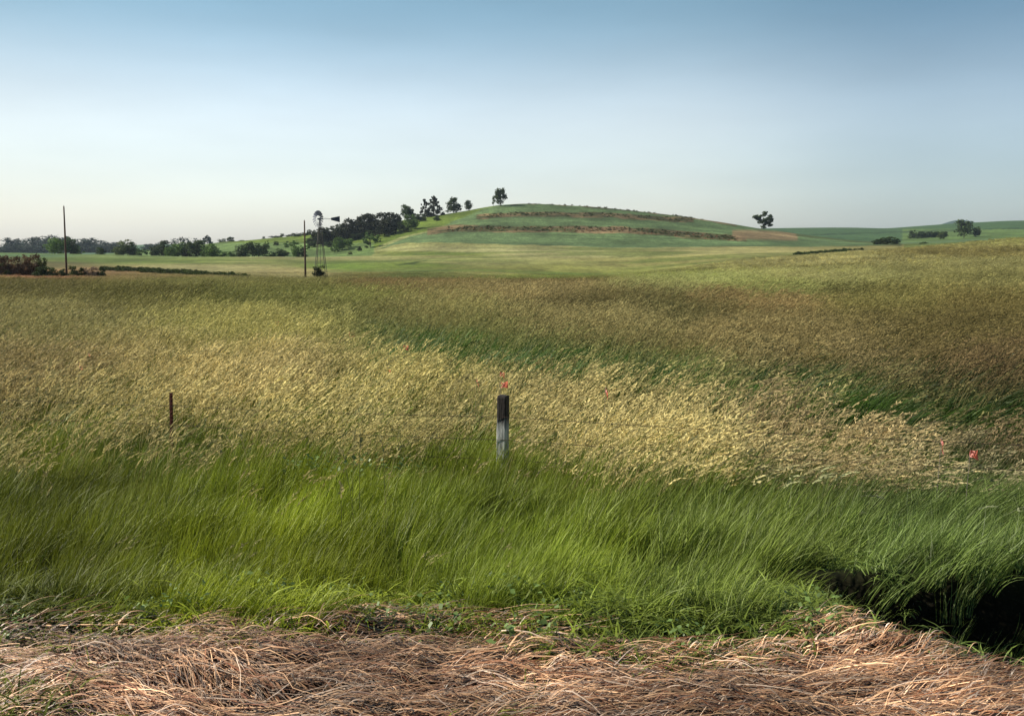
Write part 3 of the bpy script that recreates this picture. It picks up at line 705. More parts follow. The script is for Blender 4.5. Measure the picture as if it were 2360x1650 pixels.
def wire(zs):
    mb = MB(); xs = [-8.6, TPX, WP_X, 5.5, 9.3]; pts = []
    for i in range(4):
        for k in range(14):
            q = k / 14; x = xs[i] + (xs[i + 1] - xs[i]) * q
            pts.append((x, fl(x) - .066, zs[i] + (zs[i + 1] - zs[i]) * q - .02 * math.sin(math.pi * q)))
    mb.tube(pts, .0030, 4)
    a = np.array(pts)
    for k in range(0, 150):         # barbs
        x = -8.2 + k * .115; zz = float(np.interp(x, a[:, 0], a[:, 2])); yy = fl(x) - .066
        mb.tube([(x - .006, yy, zz - .014), (x + .006, yy, zz + .014)], .0016, 3); mb.tube([(x + .008, yy - .012, zz), (x - .004, yy + .012, zz + .004)], .0016, 3)
    obj('wire', mb.mesh('wire', M_wire), fence)
wire([-.35, -.28, -.16, -.12, -.1]); wire([-.60, -.52, -.42, -.36, -.34]); wire([-.84, -.76, -.64, -.60, -.58])

# ------------------------------------------------------------------ marker flags in the grass
def flag_mat():
    m, N, L, o = mat('flag_plastic')
    p = N.new('ShaderNodeBsdfPrincipled'); p.inputs['Base Color'].default_value = (.62, .15, .10, 1); p.inputs['Roughness'].default_value = .5
    t = N.new('ShaderNodeBsdfTranslucent'); t.inputs['Color'].default_value = (.7, .2, .13, 1)
    n = N.new('ShaderNodeTexNoise'); n.inputs['Scale'].default_value = 30
    L.new(maprange(N, L, n.outputs['Fac'], 0, 1, .35, .6), p.inputs['Roughness'])
    mx = N.new('ShaderNodeMixShader'); mx.inputs[0].default_value = .4; L.new(p.outputs[0], mx.inputs[1]); L.new(t.outputs[0], mx.inputs[2]); L.new(mx.outputs[0], o.inputs[0]); return m
M_flag = flag_mat(); M_stake = simple('stake_wire', (.10, .08, .07), (.25, .2, .18), 40, .6)
FLAGS = [(1152, 893, 13.2, .13, .0, 'bright orange marker flag directly above the top of the wooden post'),
         (1150, 866, 15.0, .11, .3, 'faint orange marker flag highest above the wooden post, farther off'),
         (1096, 880, 14.2, .09, 1.1, 'narrow orange marker flag just left of the pair above the wooden post'),
         (1393, 903, 12.6, .12, 1.2, 'orange marker flag alone in golden grass right of the wooden post'),
         (2166, 1022, 8.9, .12, 1.25, 'red marker flag hanging at the top fence wire near the right edge'),
         (2232, 1053, 8.5, .12, .2, 'crumpled red marker flag lowest of all at the far right of the fence'),
         (180, 846, 17.5, .14, .9, 'orange marker flag in golden grass at the far left, nearer of two'),
         (201, 817, 19.8, .13, 1.2, 'small orange marker flag at the far left, behind its nearer twin'),
         (891, 853, 16.8, .10, .7, 'small dull orange marker flag in pale grass left of the wooden post'),
         (928, 805, 21.0, .16, .2, 'dull orange marker flag on the border of the dark green strip'),
         (803, 775, 24.5, .2, .3, 'faint orange marker flag in pale grass between the two posts'),
         (632, 748, 28.0, .16, .2, 'smallest distant orange marker flag above the steel post')]
for k, (fx, fy, Yd, sz, rot_, lab) in enumerate(FLAGS):
    u_, t_ = pix2dir(fx, fy); X_ = float(u_ * Yd); zt = float(H + t_ * Yd); zg = float(height(X_, Yd)); sz *= .85; hh = max(zt - zg + sz * .7, .3)
    t0 = empty('marker_flag', (X_, Yd, zg)); tag(t0, lab, 'flag', 'marker flags in the grass')
    mb = MB(); mb.tube([(-.02, 0, -.05), (0, 0, hh * .6), (.015, 0, hh)], .0022, 4); obj('stake', mb.mesh('stake', M_stake), t0)
    VV = []; n_ = 7
    for i in range(n_):
        q = i / (n_ - 1)
        for j in range(4):
            r_ = j / 3
            VV.append((.015 + q * sz * math.cos(.5 + rot_ * .6), .02 * math.sin(q * 7 + j) + q * .02, hh - r_ * sz * .75 - q * sz * math.sin(rot_) * 1.0 - .01 * math.sin(5 * q + j)))
    FF = [(i * 4 + j, i * 4 + j + 1, (i + 1) * 4 + j + 1, (i + 1) * 4 + j) for i in range(n_ - 1) for j in range(3)]
    me = bpy.data.meshes.new('flag'); me.from_pydata(VV, [], FF); me.materials.append(M_flag); obj('flag', me, t0)

# ------------------------------------------------------------------ poles
M_pole = simple('pole_wood', (.055, .035, .025), (.13, .085, .06), 3, .85, (6, 6, .5))
def pole(px, pytop, pybase, Yd, r0, lean, label):
    u_, t_ = pix2dir(px, pybase); X_ = float(u_ * Yd); zg = float(height(X_, Yd)); zt = H + float(pix2dir(px, pytop)[1]) * Yd; h_ = zt - zg
    t0 = empty('utility_pole', (X_, Yd, zg)); tag(t0, label, 'pole', 'bare wooden poles in the field')
    mb = MB(); mb.tube([(0, 0, -.3), (lean * .3, 0, h_ * .33), (lean * .6, 0, h_ * .66), (lean, 0, h_)], [r0, r0 * .9, r0 * .75, r0 * .6], 10)
    obj('shaft', mb.mesh('shaft', M_pole, True), t0)
    mb = MB(); mb.tube([(lean, 0, h_ + .002), (lean, 0, h_ + .10), (lean, 0, h_ + .16)], [.035, .05, .02], 8); obj('insulator', mb.mesh('insulator', M_stake, True), t0)
pole(153.5, 476, 628, 150, .17, 0, 'tall bare wooden pole beside brown brush at the left')
pole(704, 509, 638, 150, .17, 0, 'dark bare wooden pole standing left of the windmill')

# ------------------------------------------------------------------ windmill
M_galv = simple('galvanised_steel', (.05, .06, .085), (.12, .13, .17), 6, .55, metal=.3)
M_vane = simple('vane_paint', (.02, .025, .05), (.04, .045, .08), 6, .5)
M_tower = simple('tower_steel', (.045, .04, .035), (.11, .10, .09), 10, .6, metal=.2)
WY = 160.0
def at(px, py, Y): u_, t_ = pix2dir(px, py); return float(u_ * Y), float(H + t_ * Y)
hx, hz = at(735, 504.5, WY); WX = hx + .15; wzg = float(height(WX, WY)); HT = hz - wzg - .05
wm = empty('windmill', (WX, WY, wzg)); tag(wm, 'old multi-bladed farm windmill with a dark tail vane on a slim steel tower', 'windmill')
B0, B1, TPZ = .98, .10, HT - .35
def leg_at(sx, sy, z): k = B0 + (B1 - B0) * z / TPZ; return (sx * k, sy * k, z)
for sx, sy in ((-1, -1), (1, -1), (1, 1), (-1, 1)):
    mb = MB(); mb.tube([leg_at(sx, sy, -.2), leg_at(sx, sy, TPZ)], .045, 4); obj('leg', mb.mesh('leg', M_tower), wm)
mb = MB()
crn = [(-1, -1), (1, -1), (1, 1), (-1, 1)]
lv = [0.6, 2.2, 3.6, 4.9, 6.0, 7.0, TPZ - .3]
for i, z_ in enumerate(lv):
    for k in range(4):
        a, b = crn[k], crn[(k + 1) % 4]
        mb.tube([leg_at(*a, z_), leg_at(*b, z_)], .018, 4)
        if i < len(lv) - 1: mb.tube([leg_at(*a, z_), leg_at(*b, lv[i + 1])], .012, 4); mb.tube([leg_at(*b, z_), leg_at(*a, lv[i + 1])], .012, 4)
obj('bracing', mb.mesh('bracing', M_tower), wm)
mb = MB(); mb.tube([(0, 0, .1), (0, 0, TPZ)], .03, 6); obj('pump_rod', mb.mesh('pump_rod', M_tower), wm)
mb = MB(); mb.box((-.42, -.42, TPZ - .62), (.42, .42, TPZ - .56)); obj('platform', mb.mesh('platform', M_tower), wm)
yaw = R(-42)                   # the rotor faces front-left, the tail streams away to the right
ax = Vector((math.sin(yaw), -math.cos(yaw), 0)); sd = Vector((math.cos(yaw), math.sin(yaw), 0)); up = Vector((0, 0, 1))
hubc = Vector((0, 0, HT)) + ax * .35
mb = MB(); mb.tube([Vector((0, 0, TPZ - .1)), Vector((0, 0, HT + .22))], [.09, .16], 8); mb.tube([Vector((0, 0, HT)) - ax * .25, hubc + ax * .05], [.16, .13], 8)
obj('gearbox', mb.mesh('gearbox', M_galv), wm)
wheel = obj('wheel', None, wm) if False else None
mb = MB(); RO = 1.40; RI = .58
mb.tube([hubc - ax * .12, hubc + ax * .12], .11, 10)
for rr in (.62, 1.12):
    mb.tube([hubc + (sd * math.cos(a) + up * math.sin(a)) * rr for a in np.linspace(0, 2 * math.pi, 37)], .012, 4, cap=False)
for k in range(6):
    a = 2 * math.pi * k / 6 + .2; mb.tube([hubc, hubc + (sd * math.cos(a) + up * math.sin(a)) * 1.3], .013, 4)
wheel = obj('wheel', mb.mesh('wheel', M_galv), wm)
for k in range(18):
    a = 2 * math.pi * k / 18; d = sd * math.cos(a) + up * math.sin(a); tg = -sd * math.sin(a) + up * math.cos(a)
    pitch = R(30); ch = tg * math.cos(pitch) + ax * math.sin(pitch); nn_ = d.cross(ch)
    mb = MB()
    for (f0, f1) in ((-1, -.33), (-.33, .33), (.33, 1)):
        cv = lambda f: nn_ * (.05 * (1 - f * f))
        mb.poly([hubc + d * RI + ch * .075 * f0 + cv(f0) * .6, hubc + d * RI + ch * .075 * f1 + cv(f1) * .6, hubc + d * RO + ch * .175 * f1 + cv(f1), hubc + d * RO + ch * .175 * f0 + cv(f0)], .006)
    obj('blade', mb.mesh('blade', M_galv), wheel)
tl = -ax
mb = MB(); mb.tube([Vector((0, 0, HT + .05)), Vector((0, 0, HT + .05)) + tl * 2.6], .03, 6); mb.tube([Vector((0, 0, HT + .25)), Vector((0, 0, HT + .1)) + tl * 2.4], .014, 5)
obj('tail_boom', mb.mesh('tail_boom', M_galv), wm)
mb = MB(); c0 = Vector((0, 0, HT + .08))
mb.poly([c0 + tl * 2.35 - up * .18, c0 + tl * 4.2 - up * .52, c0 + tl * 4.2 + up * .50, c0 + tl * 2.35 + up * .18], .03)
obj('tail_vane', mb.mesh('tail_vane', M_vane), wm)

# ------------------------------------------------------------------ trees and shrubs
M_bark = simple('bark', (.035, .026, .02), (.08, .06, .045), 6, .9)
def crown_mesh(name, kind, nleaf, seed, mtl, leaf=.045):
    """unit tree: height 1, half width 0.5; made of many leaf sprays gathered in clumps"""
    g = np.random.default_rng(seed)
    cl = []
    if kind == 'round':
        for _ in range(26):
            a = g.random() * 6.283; zz = .14 + .76 * g.random(); rr = .36 * math.sqrt(max(.05, 1 - ((zz - .52) / .5) ** 2)) * (.45 + .6 * g.random())
            cl.append((rr * math.cos(a), rr * math.sin(a), zz, .12 + .09 * g.random()))
    elif kind == 'oak':         # compact dome on a short stem
        for _ in range(30):
            a = g.random() * 6.283; zz = .16 + .72 * g.random(); rr = .30 * math.sqrt(max(.05, 1 - ((zz - .54) / .44) ** 2)) * (.5 + .5 * g.random())
            cl.append((rr * math.cos(a), rr * math.sin(a), zz, .13 + .05 * g.random()))
        cl.append((0, 0, .52, .34))
    elif kind == 'cone':
        for i in range(34):
            zz = .08 + .86 * (i / 33) ** .9; rr = .42 * (1 - zz) ** .75 * (.55 + .6 * g.random()); a = i * 2.4 + g.random()
            cl.append((rr * math.cos(a), rr * math.sin(a), zz, .05 + .09 * (1 - zz)))
        cl.append((0, 0, .96, .03))
    elif kind == 'cedar':
        for i in range(34):
            zz = .06 + .86 * g.random(); rr = .34 * (1 - zz ** 2.2) ** .6 * (.4 + .65 * g.random()); a = g.random() * 6.283
            cl.append((rr * math.cos(a), rr * math.sin(a), zz, .11 + .08 * g.random() * (1 - zz)))
    elif kind == 'pine':        # open, tiered, ragged
        for i in range(20):
            zz = .25 + .72 * g.random(); rr = (.44 * (1 - zz) ** .5 + .03) * g.random() ** .5; a = g.random() * 6.283
            cl.append((rr * math.cos(a), rr * math.sin(a), zz, .05 + .06 * g.random()))
    elif kind == 'split':       # two crowns with a gap of sky between
        for cx_, cz_, rr_, n_ in ((-.16, .66, .20, 12), (-.10, .38, .14, 7), (.22, .52, .19, 11), (.27, .28, .15, 8), (.05, .80, .12, 3), (-.34, .60, .08, 3), (.0, .16, .10, 3)):
            for _ in range(n_):
                v_ = g.standard_normal(3); v_ *= rr_ * g.random() ** .4 / np.linalg.norm(v_)
                cl.append((cx_ + v_[0], v_[1] * 1.3, max(.05, cz_ + v_[2]), .06 + .05 * g.random()))
    elif kind == 'bush':
        for _ in range(24):
            a = g.random() * 6.283; zz = .85 * g.random() ** 1.2; rr = .42 * math.sqrt(max(.03, 1 - (zz / .95) ** 2)) * (.35 + .75 * g.random())
            cl.append((rr * math.cos(a), rr * math.sin(a), zz, .10 + .09 * g.random()))
    elif kind == 'loose':
        for _ in range(18):
            a = g.random() * 6.283; zz = .15 + .75 * g.random(); rr = .42 * math.sqrt(max(.05, 1 - ((zz - .5) / .5) ** 2)) * (.3 + .8 * g.random())
            cl.append((rr * math.cos(a), rr * math.sin(a), zz, .06 + .08 * g.random()))
    if kind in ('round', 'cedar', 'bush'): cl += [(0, 0, .48 if kind != 'bush' else .33, .30), (.08, .05, .66 if kind == 'round' else .4, .24), (-.08, -.05, .3, .24)]
    cl = np.array(cl); w_ = cl[:, 3] ** 2; ci = g.choice(len(cl), nleaf, p=w_ / w_.sum())
    d = g.standard_normal((nleaf, 3)); d /= np.linalg.norm(d, axis=1)[:, None]
    c = cl[ci, :3] + d * (cl[ci, 3] * (.45 + .65 * g.random(nleaf)))[:, None] * np.array([1, 1, .8])
    c[:, 2] = np.clip(c[:, 2], .01, 1.0)
    a = g.standard_normal((nleaf, 3)); a /= np.linalg.norm(a, axis=1)[:, None]
    n = d + .8 * a; b = np.cross(n, a); b /= np.linalg.norm(b, axis=1)[:, None] + 1e-9; a = np.cross(b, n); a /= np.linalg.norm(a, axis=1)[:, None] + 1e-9
    s = (leaf * (.6 + .8 * g.random(nleaf)))[:, None]
    V = np.stack([c - a * s, c + b * s * .7, c + a * s, c - b * s * .7], 1).reshape(-1, 3)
    rv = np.repeat((.65 + .6 * g.random(len(cl)))[ci] * (.8 + .4 * g.random(nleaf)), 4)
    return mesh_np(name, V, np.arange(nleaf * 4).reshape(-1, 4), [mtl], {'rv': ('POINT', 'FLOAT', rv)}), cl
def trunk_mesh(name, cl, r0=.022):
    mb = MB(); top = float(cl[:, 2].max()) * .8
    mb.tube([(0, 0, -.04), (.01, 0, .2), (-.01, .01, top * .6), (0, 0, top)], [r0 * 1.4, r0, r0 * .6, r0 * .2], 6)
    for i in range(0, len(cl), 4):
        x, y, z, r = cl[i]; z0 = max(.12, z * .6 - .02); mb.tube([(0, 0, z0), (x * .5, y * .5, (z0 + z) / 2 + .02), (x, y, z)], [r0 * .5, r0 * .3, r0 * .12], 4, cap=False)
    return mb.mesh(name, M_bark)
def leafm(nm, c, g=1.0): return leaf_material(nm, None, g, transl=.25, rough=.7, spec=.15, col=tuple(lin(c)))
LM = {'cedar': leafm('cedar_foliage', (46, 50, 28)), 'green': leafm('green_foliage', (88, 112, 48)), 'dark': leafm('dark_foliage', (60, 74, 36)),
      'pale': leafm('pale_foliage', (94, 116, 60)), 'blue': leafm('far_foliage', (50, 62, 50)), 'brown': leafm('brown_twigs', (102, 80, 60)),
      'olive': leafm('olive_foliage', (82, 92, 46)), 'grey': leafm('grey_twigs', (136, 116, 96))}
PROTO = {}
def get(kind, leafk, var, n=900, leaf=.045):
    k = (kind, leafk, var % 3)
    if k not in PROTO:
        me, cl = crown_mesh('crown', kind, n, hash((kind, var % 3)) % 1000 if False else sum(map(ord, kind)) + var % 3, LM[leafk], leaf)
        PROTO[k] = (me, trunk_mesh('trunk', cl))
    return PROTO[k]
cnt = [0]
def tree(px, pyb, pyt, wpx, kind, leafk, label, Yd=None, name='tree', cat='tree', group=None, trunk=True, n=1400, leaf=.04):
    cnt[0] += 1
    if Yd is None:
        X_, Yd, zg = find_ground(px, pyb, 60, 1400)
        if Yd > 748: Yd = 742; X_ = float(pix2dir(px, pyb)[0] * Yd); zg = float(height(X_, Yd))
    else:
        u_, t_ = pix2dir(px, pyb); X_ = float(u_ * Yd); zg = float(height(X_, Yd))
    zt = float(H + pix2dir(px, pyt)[1] * Yd); h_ = max(zt - zg, .5); wd = 1.45 * wpx / F * Yd
    cm, tm = get(kind, leafk, cnt[0], n, leaf)
    t0 = empty(name, (X_, Yd, zg)); tag(t0, label, cat, group)
    t0.rotation_euler = (0, 0, 0 if kind == 'split' else random.random() * 6.28)
    c = obj('crown', cm, t0); c.scale = (wd, wd, h_ * 1.02)
    if trunk: k = obj('trunk', tm, t0); k.scale = (min(wd, h_), min(wd, h_), h_)
    return t0
def z2(x, y): return 600 + x / 3.827, 420 + y / 3.827
def z1(x, y): return x / 3.827, 420 + y / 3.827
def z4(x, y): return 1690 + x / 3.827, 440 + y / 3.827
# single trees on the hill
T = lambda zf, x, yb, yt, w_, *a, **k: tree(zf(x, yb)[0], zf(x, yb)[1], zf(x, yt)[1], w_ / 3.827, *a, **k)
T(z2, 2122, 182, 52, 105, 'oak', 'dark', 'round dark tree alone on the left shoulder of the hilltop', n=1600, Yd=735)
T(z2, 2055, 172, 115, 34, 'pine', 'pale', 'thin pale sapling touching the left side of the round hilltop tree', trunk=True, Yd=738)
T(z2, 1840, 246, 160, 70, 'oak', 'dark', 'small round tree, next down the slope from the hilltop tree')
T(z2, 1706, 272, 135, 130, 'cedar', 'dark', 'broad dark evergreen on the slope between small round tree and pointed conifer')
T(z2, 1530, 262, 122, 125, 'cone', 'cedar', 'pointed dark conifer with a stepped outline high on the slope', cat='conifer')
T(z2, 1447, 262, 155, 70, 'pine', 'cedar', 'thin ragged pine leaning against the left of the pointed conifer', cat='conifer')
T(z2, 1288, 300, 198, 92, 'round', 'dark', 'dark tree above the cedar thicket with a rounded two-lobed top')
T(z2, 1340, 300, 236, 56, 'cedar', 'dark', 'small tree tucked behind the two-lobed tree above the thicket')
T(z2, 1328, 418, 292, 120, 'round', 'green', 'full green tree in front of the upper end of the cedar thicket')
T(z2, 1400, 345, 275, 90, 'bush', 'dark', 'dark shrub right of the full green tree by the thicket', name='shrub', cat='shrub', trunk=False)
for x_, l_ in ((1450, 'left'), (1495, 'middle'), (1530, 'right')):
    T(z2, x_, 296, 268, 60, 'bush', 'dark', 'low dark shrub under the pointed conifer, %s one of three' % l_, name='shrub', cat='shrub', trunk=False)
T(z2, 1556, 342, 296, 62, 'bush', 'dark', 'small dark bush alone on the open slope below the conifers', name='shrub', cat='shrub', trunk=False)
T(z2, 1430, 325, 300, 60, 'bush', 'olive', 'low olive bush beside the terrace end, right of the full green tree', name='shrub', cat='shrub', trunk=False)
# cedar thicket
ced = [(1195, 420, 280, 80), (1150, 455, 262, 100), (1070, 458, 268, 120), (1005, 450, 300, 100), (945, 455, 275, 130), (885, 470, 300, 100), (840, 480, 345, 110),
       (792, 505, 320, 110), (745, 500, 365, 90), (690, 535, 415, 110), (640, 530, 430, 90), (590, 545, 425, 100), (545, 555, 398, 90), (490, 550, 440, 90), (1110, 470, 330, 110), (900, 480, 350, 120), (770, 515, 400, 120), (1220, 400, 300, 60)]
ced.sort(key=lambda c: c[0])
ordn = ['first', 'second', 'third', 'fourth', 'fifth', 'sixth', 'seventh', 'eighth', 'ninth', 'tenth', 'eleventh', 'twelfth', 'thirteenth', 'fourteenth', 'fifteenth', 'sixteenth', 'seventeenth', 'last']
for i, (x_, yb, yt, w_) in enumerate(ced):
    T(z2, x_, yb, yt, w_ * 1.35, 'cedar', 'cedar', 'blackish cedar in the dense hillside thicket, %s from the left' % ordn[i], cat='cedar', name='cedar', group='cedars of the hillside thicket', n=1300)
# green trees and shrubs on the pasture in front of it
for (x_, yb, yt, w_, kd, lf, lab) in [
  (968, 575, 415, 105, 'loose', 'pale', 'loose pale green tree standing in front of the dark cedar thicket'),
  (1035, 530, 470, 60, 'loose', 'green', 'small green sapling right of the loose pale tree'),
  (700, 600, 488, 105, 'round', 'green', 'green tree casting a long shadow on the pasture below the thicket'),
  (775, 580, 498, 80, 'round', 'green', 'green tree touching the right of the one with the long shadow'),
  (655, 618, 556, 60, 'loose', 'green', 'small green tree left of the one with the long shadow'),
  (876, 607, 566, 38, 'cone', 'cedar', 'tiny dark conifer alone on the pasture near the field edge'),
  (792, 640, 612, 36, 'bush', 'olive', 'tiny olive bush at the foot of the pasture'),
  (936, 580, 558, 30, 'bush', 'dark', 'tiny dark bush at the foot of the loose pale tree'),
  (1118, 484, 455, 40, 'bush', 'dark', 'tiny dark bush below the right end of the cedar thicket'),
  (272, 595, 498, 95, 'loose', 'green', 'green tree with open crown on pasture left of the windmill pole'),
  (322, 645, 555, 70, 'round', 'green', 'green tree at the field edge just left of the windmill pole'),
  (378, 658, 580, 70, 'cedar', 'dark', 'dark rounded bush directly behind the windmill pole'),
  (402, 600, 540, 60, 'loose', 'green', 'green sapling behind the windmill pole, above the dark bush'),
  (178, 658, 586, 70, 'round', 'dark', 'dark green bush at the field edge, second clump left of the pole'),
  (105, 656, 606, 66, 'bush', 'green', 'low green bush between two darker clumps at the field edge'),
  (22, 655, 545, 100, 'round', 'dark', 'dark round tree at the field edge below the yellow slope'),
  (62, 590, 515, 36, 'loose', 'green', 'slim green sapling rising behind the dark round tree'),
  (530, 560, 500, 100, 'loose', 'dark', 'dark green tree behind the upper windmill tower')]:
    bush = 'bush' in lab
    T(z2, x_, yb, yt, w_ * 1.1, kd, lf, lab, name='shrub' if bush else 'tree', cat='shrub' if bush else ('conifer' if 'conifer' in lab else 'tree'), trunk=not bush, Yd=(500 if yb > 640 else None))
fill = [(455, 575, 520, 80), (425, 540, 490, 60), (600, 572, 530, 70), (660, 560, 510, 90), (735, 545, 490, 80), (820, 515, 455, 80), (880, 500, 440, 80), (960, 480, 420, 80), (1240, 425, 345, 90), (1290, 440, 385, 70), (220, 650, 600, 70), (140, 560, 520, 50)]
fill.sort(key=lambda c: c[0])
for i, (x_, yb, yt, w_) in enumerate(fill):
    T(z2, x_, yb, yt, w_, 'bush', 'dark', 'low dark shrub along the lower edge of the hillside trees, %s from the left' % ordn[i], name='shrub', cat='shrub', group='shrubs below the hillside trees', trunk=False)
# shrubs along the skyline left of the thicket
sky_l = [(30, 492, 478, 26), (110, 490, 474, 60), (150, 486, 470, 50), (190, 476, 452, 40), (250, 480, 462, 60), (305, 478, 445, 60), (350, 470, 448, 50), (430, 442, 415, 44), (470, 440, 420, 40), (585, 430, 392, 50), (640, 422, 382, 50), (683, 412, 368, 50), (715, 400, 356, 44), (400, 480, 440, 80), (330, 500, 460, 70)]
sky_l.sort(key=lambda c: c[0])
for i, (x_, yb, yt, w_) in enumerate(sky_l):
    px_a, py_a = z2(x_, yb)
    T(z2, x_, yb, yt, w_, 'bush', 'dark', 'small dark shrub on the skyline slope left of the thicket, %s from the left' % ordn[i], name='shrub', cat='shrub', group='shrubs along the hill skyline', trunk=False, Yd=752 if i < 10 and yb < 495 and x_ < 380 else 735)
# middle tree belt at the left, below the hill
belt = [(510, 625, 492, 150, 'round', 'green', 'broad bushy green tree just left of the tall left pole'), (625, 626, 488, 100, 'round', 'dark', 'dark green tree just right of the tall left pole'),
  (682, 628, 560, 70, 'loose', 'pale', 'small pale tree at the right foot of the pair by the left pole'), (886, 630, 574, 62, 'round', 'dark', 'small round bush alone between the pole trees and the tree belt'),
  (1088, 634, 512, 125, 'round', 'olive', 'tall olive tree at the left end of the tree belt'), (1165, 634, 533, 84, 'round', 'dark', 'dark tree touching the right of the tall olive tree'),
  (1250, 634, 568, 84, 'loose', 'pale', 'low pale tree, third in the tree belt'), (1352, 637, 566, 70, 'round', 'dark', 'low dark tree, fourth in the tree belt'),
  (1442, 637, 518, 110, 'round', 'dark', 'taller dark tree with a narrow top, fifth in the tree belt'), (1500, 640, 570, 70, 'round', 'green', 'low green tree, sixth in the tree belt'),
  (1572, 640, 535, 120, 'round', 'green', 'rounded green tree, seventh in the tree belt'), (1650, 642, 540, 90, 'round', 'dark', 'dark tree, eighth in the tree belt'),
  (1735, 643, 510, 140, 'round', 'dark', 'widest dark tree in the tree belt'), (1820, 643, 565, 80, 'round', 'green', 'low green tree right of the widest belt tree'),
  (1870, 640, 545, 110, 'round', 'green', 'rounded green tree at the right end of the close belt'), (1965, 650, 605, 80, 'bush', 'green', 'low green bush between the belt and the darker clumps'),
  (2120, 656, 556, 95, 'round', 'dark', 'dark bushy tree at the field edge below the yellow slope, left one'), (2050, 655, 600, 80, 'bush', 'green', 'low green bush at the field edge before the dark clumps'),
  (2225, 656, 528, 110, 'round', 'dark', 'tall dark bushy tree at the field edge below the yellow slope, right one')]
for (x_, yb, yt, w_, kd, lf, lab) in belt:
    T(z1, x_, yb, yt, w_ * 1.12, kd, lf, lab, name='shrub' if 'bush ' in lab else 'tree', cat='shrub' if 'bush ' in lab else 'tree', group='tree belt behind the left field', Yd=470 + (x_ * 7919) % 40)
for i, (x_, yb, yt, w_, kd, lab) in enumerate([(1540, 600, 503, 100, 'round', 'far dark tree peeping over the left half of the tree belt'), (1635, 600, 488, 110, 'round', 'far dark tree peeping over the middle of the tree belt'),
  (1830, 600, 470, 130, 'cone', 'tall far tree with a sloping grey-blue top above the tree belt'), (1955, 560, 500, 66, 'round', 'round far tree on the foot of the hill slope'), (2035, 556, 484, 74, 'cedar', 'pointed far evergreen on the foot of the hill slope'),
  (2140, 535, 508, 60, 'bush', 'low far bush on the hill slope right of the pointed evergreen'), (1750, 600, 500, 100, 'round', 'far dark tree left of the tall grey-blue one')]):
    T(z1, x_, yb, yt, w_ * 1.2, kd, 'blue' if x_ < 1900 else 'dark', lab, group='far trees above the tree belt', Yd=(820 if x_ > 1900 else 980), n=700)
# far blue tree line
ftl = [(40, 540, 70), (110, 495, 110), (190, 505, 90), (275, 488, 120), (355, 488, 100), (420, 480, 80), (480, 468, 100), (560, 482, 100), (640, 492, 100), (715, 498, 90), (780, 496, 110), (835, 520, 60), (905, 514, 110), (975, 532, 100), (1035, 540, 80), (1290, 548, 70), (1340, 545, 70), (1400, 535, 70)]
for i, (x_, yt, w_) in enumerate(ftl):
    T(z1, x_, 605, yt, w_ * 1.35, 'round', 'blue', 'far blue-grey tree on the left horizon, %s from the left edge' % ordn[i], group='far trees on the left horizon', Yd=1150 + (i * 37) % 90, n=700, leaf=.055)
for i, x_ in enumerate(range(10, 1080, 45)):
    T(z1, x_, 608, 560, 90, 'bush', 'blue', 'low far bush beneath the far blue-grey trees on the left horizon', name='shrub', cat='shrub', group='low bushes under the far trees', Yd=1080, trunk=False, n=500, leaf=.06)
# right side
T(z4, 262, 330, 168, 150, 'split', 'dark', 'two-lobed tree with sky showing through on the right slope of the hill', n=1800, leaf=.036, Yd=748)
T(z4, 2035, 388, 255, 140, 'round', 'dark', 'dark round tree in front of the far mound at the right', Yd=900)
T(z4, 2142, 378, 318, 66, 'round', 'dark', 'small round tree right of the dark one at the far right', Yd=900)
T(z4, 1585, 378, 338, 60, 'bush', 'dark', 'dark bush at the left end of the far right hedge line', name='shrub', cat='shrub', trunk=False, Yd=950)
T(z4, 1832, 408, 368, 50, 'bush', 'olive', 'small olive bush on the far right slope left of the dark round tree', name='shrub', cat='shrub', trunk=False, Yd=880)
for i, (x_, yt, w_) in enumerate([(1265, 424, 80), (1330, 404, 90), (1392, 400, 95), (1440, 418, 50)]):
    T(z4, x_, 452, yt, w_, 'bush', 'dark', 'low wide dark bush in the valley at the right, %s of the four' % ordn[i], name='shrub', cat='shrub', group='bushes in the right valley', trunk=False, Yd=560)
for i, x_ in enumerate(range(1630, 1880, 22)):
    T(z4, x_, 363, 355, 42, 'bush', 'dark', 'tiny bush of the hedge line on the far right slope', name='shrub', cat='shrub', group='hedge line on the far right slope', trunk=False, Yd=940, n=300, leaf=.07)
# windmill bush
T(z2, 520, 832, 718, 92, 'bush', 'cedar', 'dark round bush growing inside the foot of the windmill tower', name='shrub', cat='shrub', trunk=False, Yd=158.5, n=2600, leaf=.03)
# brown brush at the left
br = [(-30, 735, 640, 150, 'brown'), (50, 738, 626, 130, 'brown'), (130, 740, 632, 130, 'brown'), (215, 735, 610, 130, 'brown'), (300, 735, 612, 130, 'brown'), (375, 740, 640, 100, 'olive'), (350, 800, 735, 120, 'dark'), (415, 806, 728, 120, 'dark'),
      (480, 800, 740, 90, 'olive'), (560, 808, 745, 80, 'dark'), (640, 808, 722, 90, 'olive'), (710, 806, 742, 90, 'dark'), (770, 812, 738, 90, 'grey'), (840, 814, 732, 100, 'grey'), (905, 812, 728, 70, 'dark'), (60, 745, 690, 140, 'olive'), (200, 750, 700, 140, 'brown')]
bl = {'brown': 'reddish brown', 'olive': 'olive', 'dark': 'dark green', 'grey': 'greyish tan'}
br.sort(key=lambda c: c[0])
for i, (x_, yb, yt, w_, lf) in enumerate(br):
    Yb = 150 if yb > 770 else 165
    T(z1, x_, yb, yt + 8, w_ * .92, 'bush', lf, '%s scrubby bush near the left pole, %s of the brush from the left' % (bl[lf], ordn[i]), name='shrub', cat='shrub', group='brush around the left pole', trunk=False, Yd=Yb, n=1500, leaf=.035)

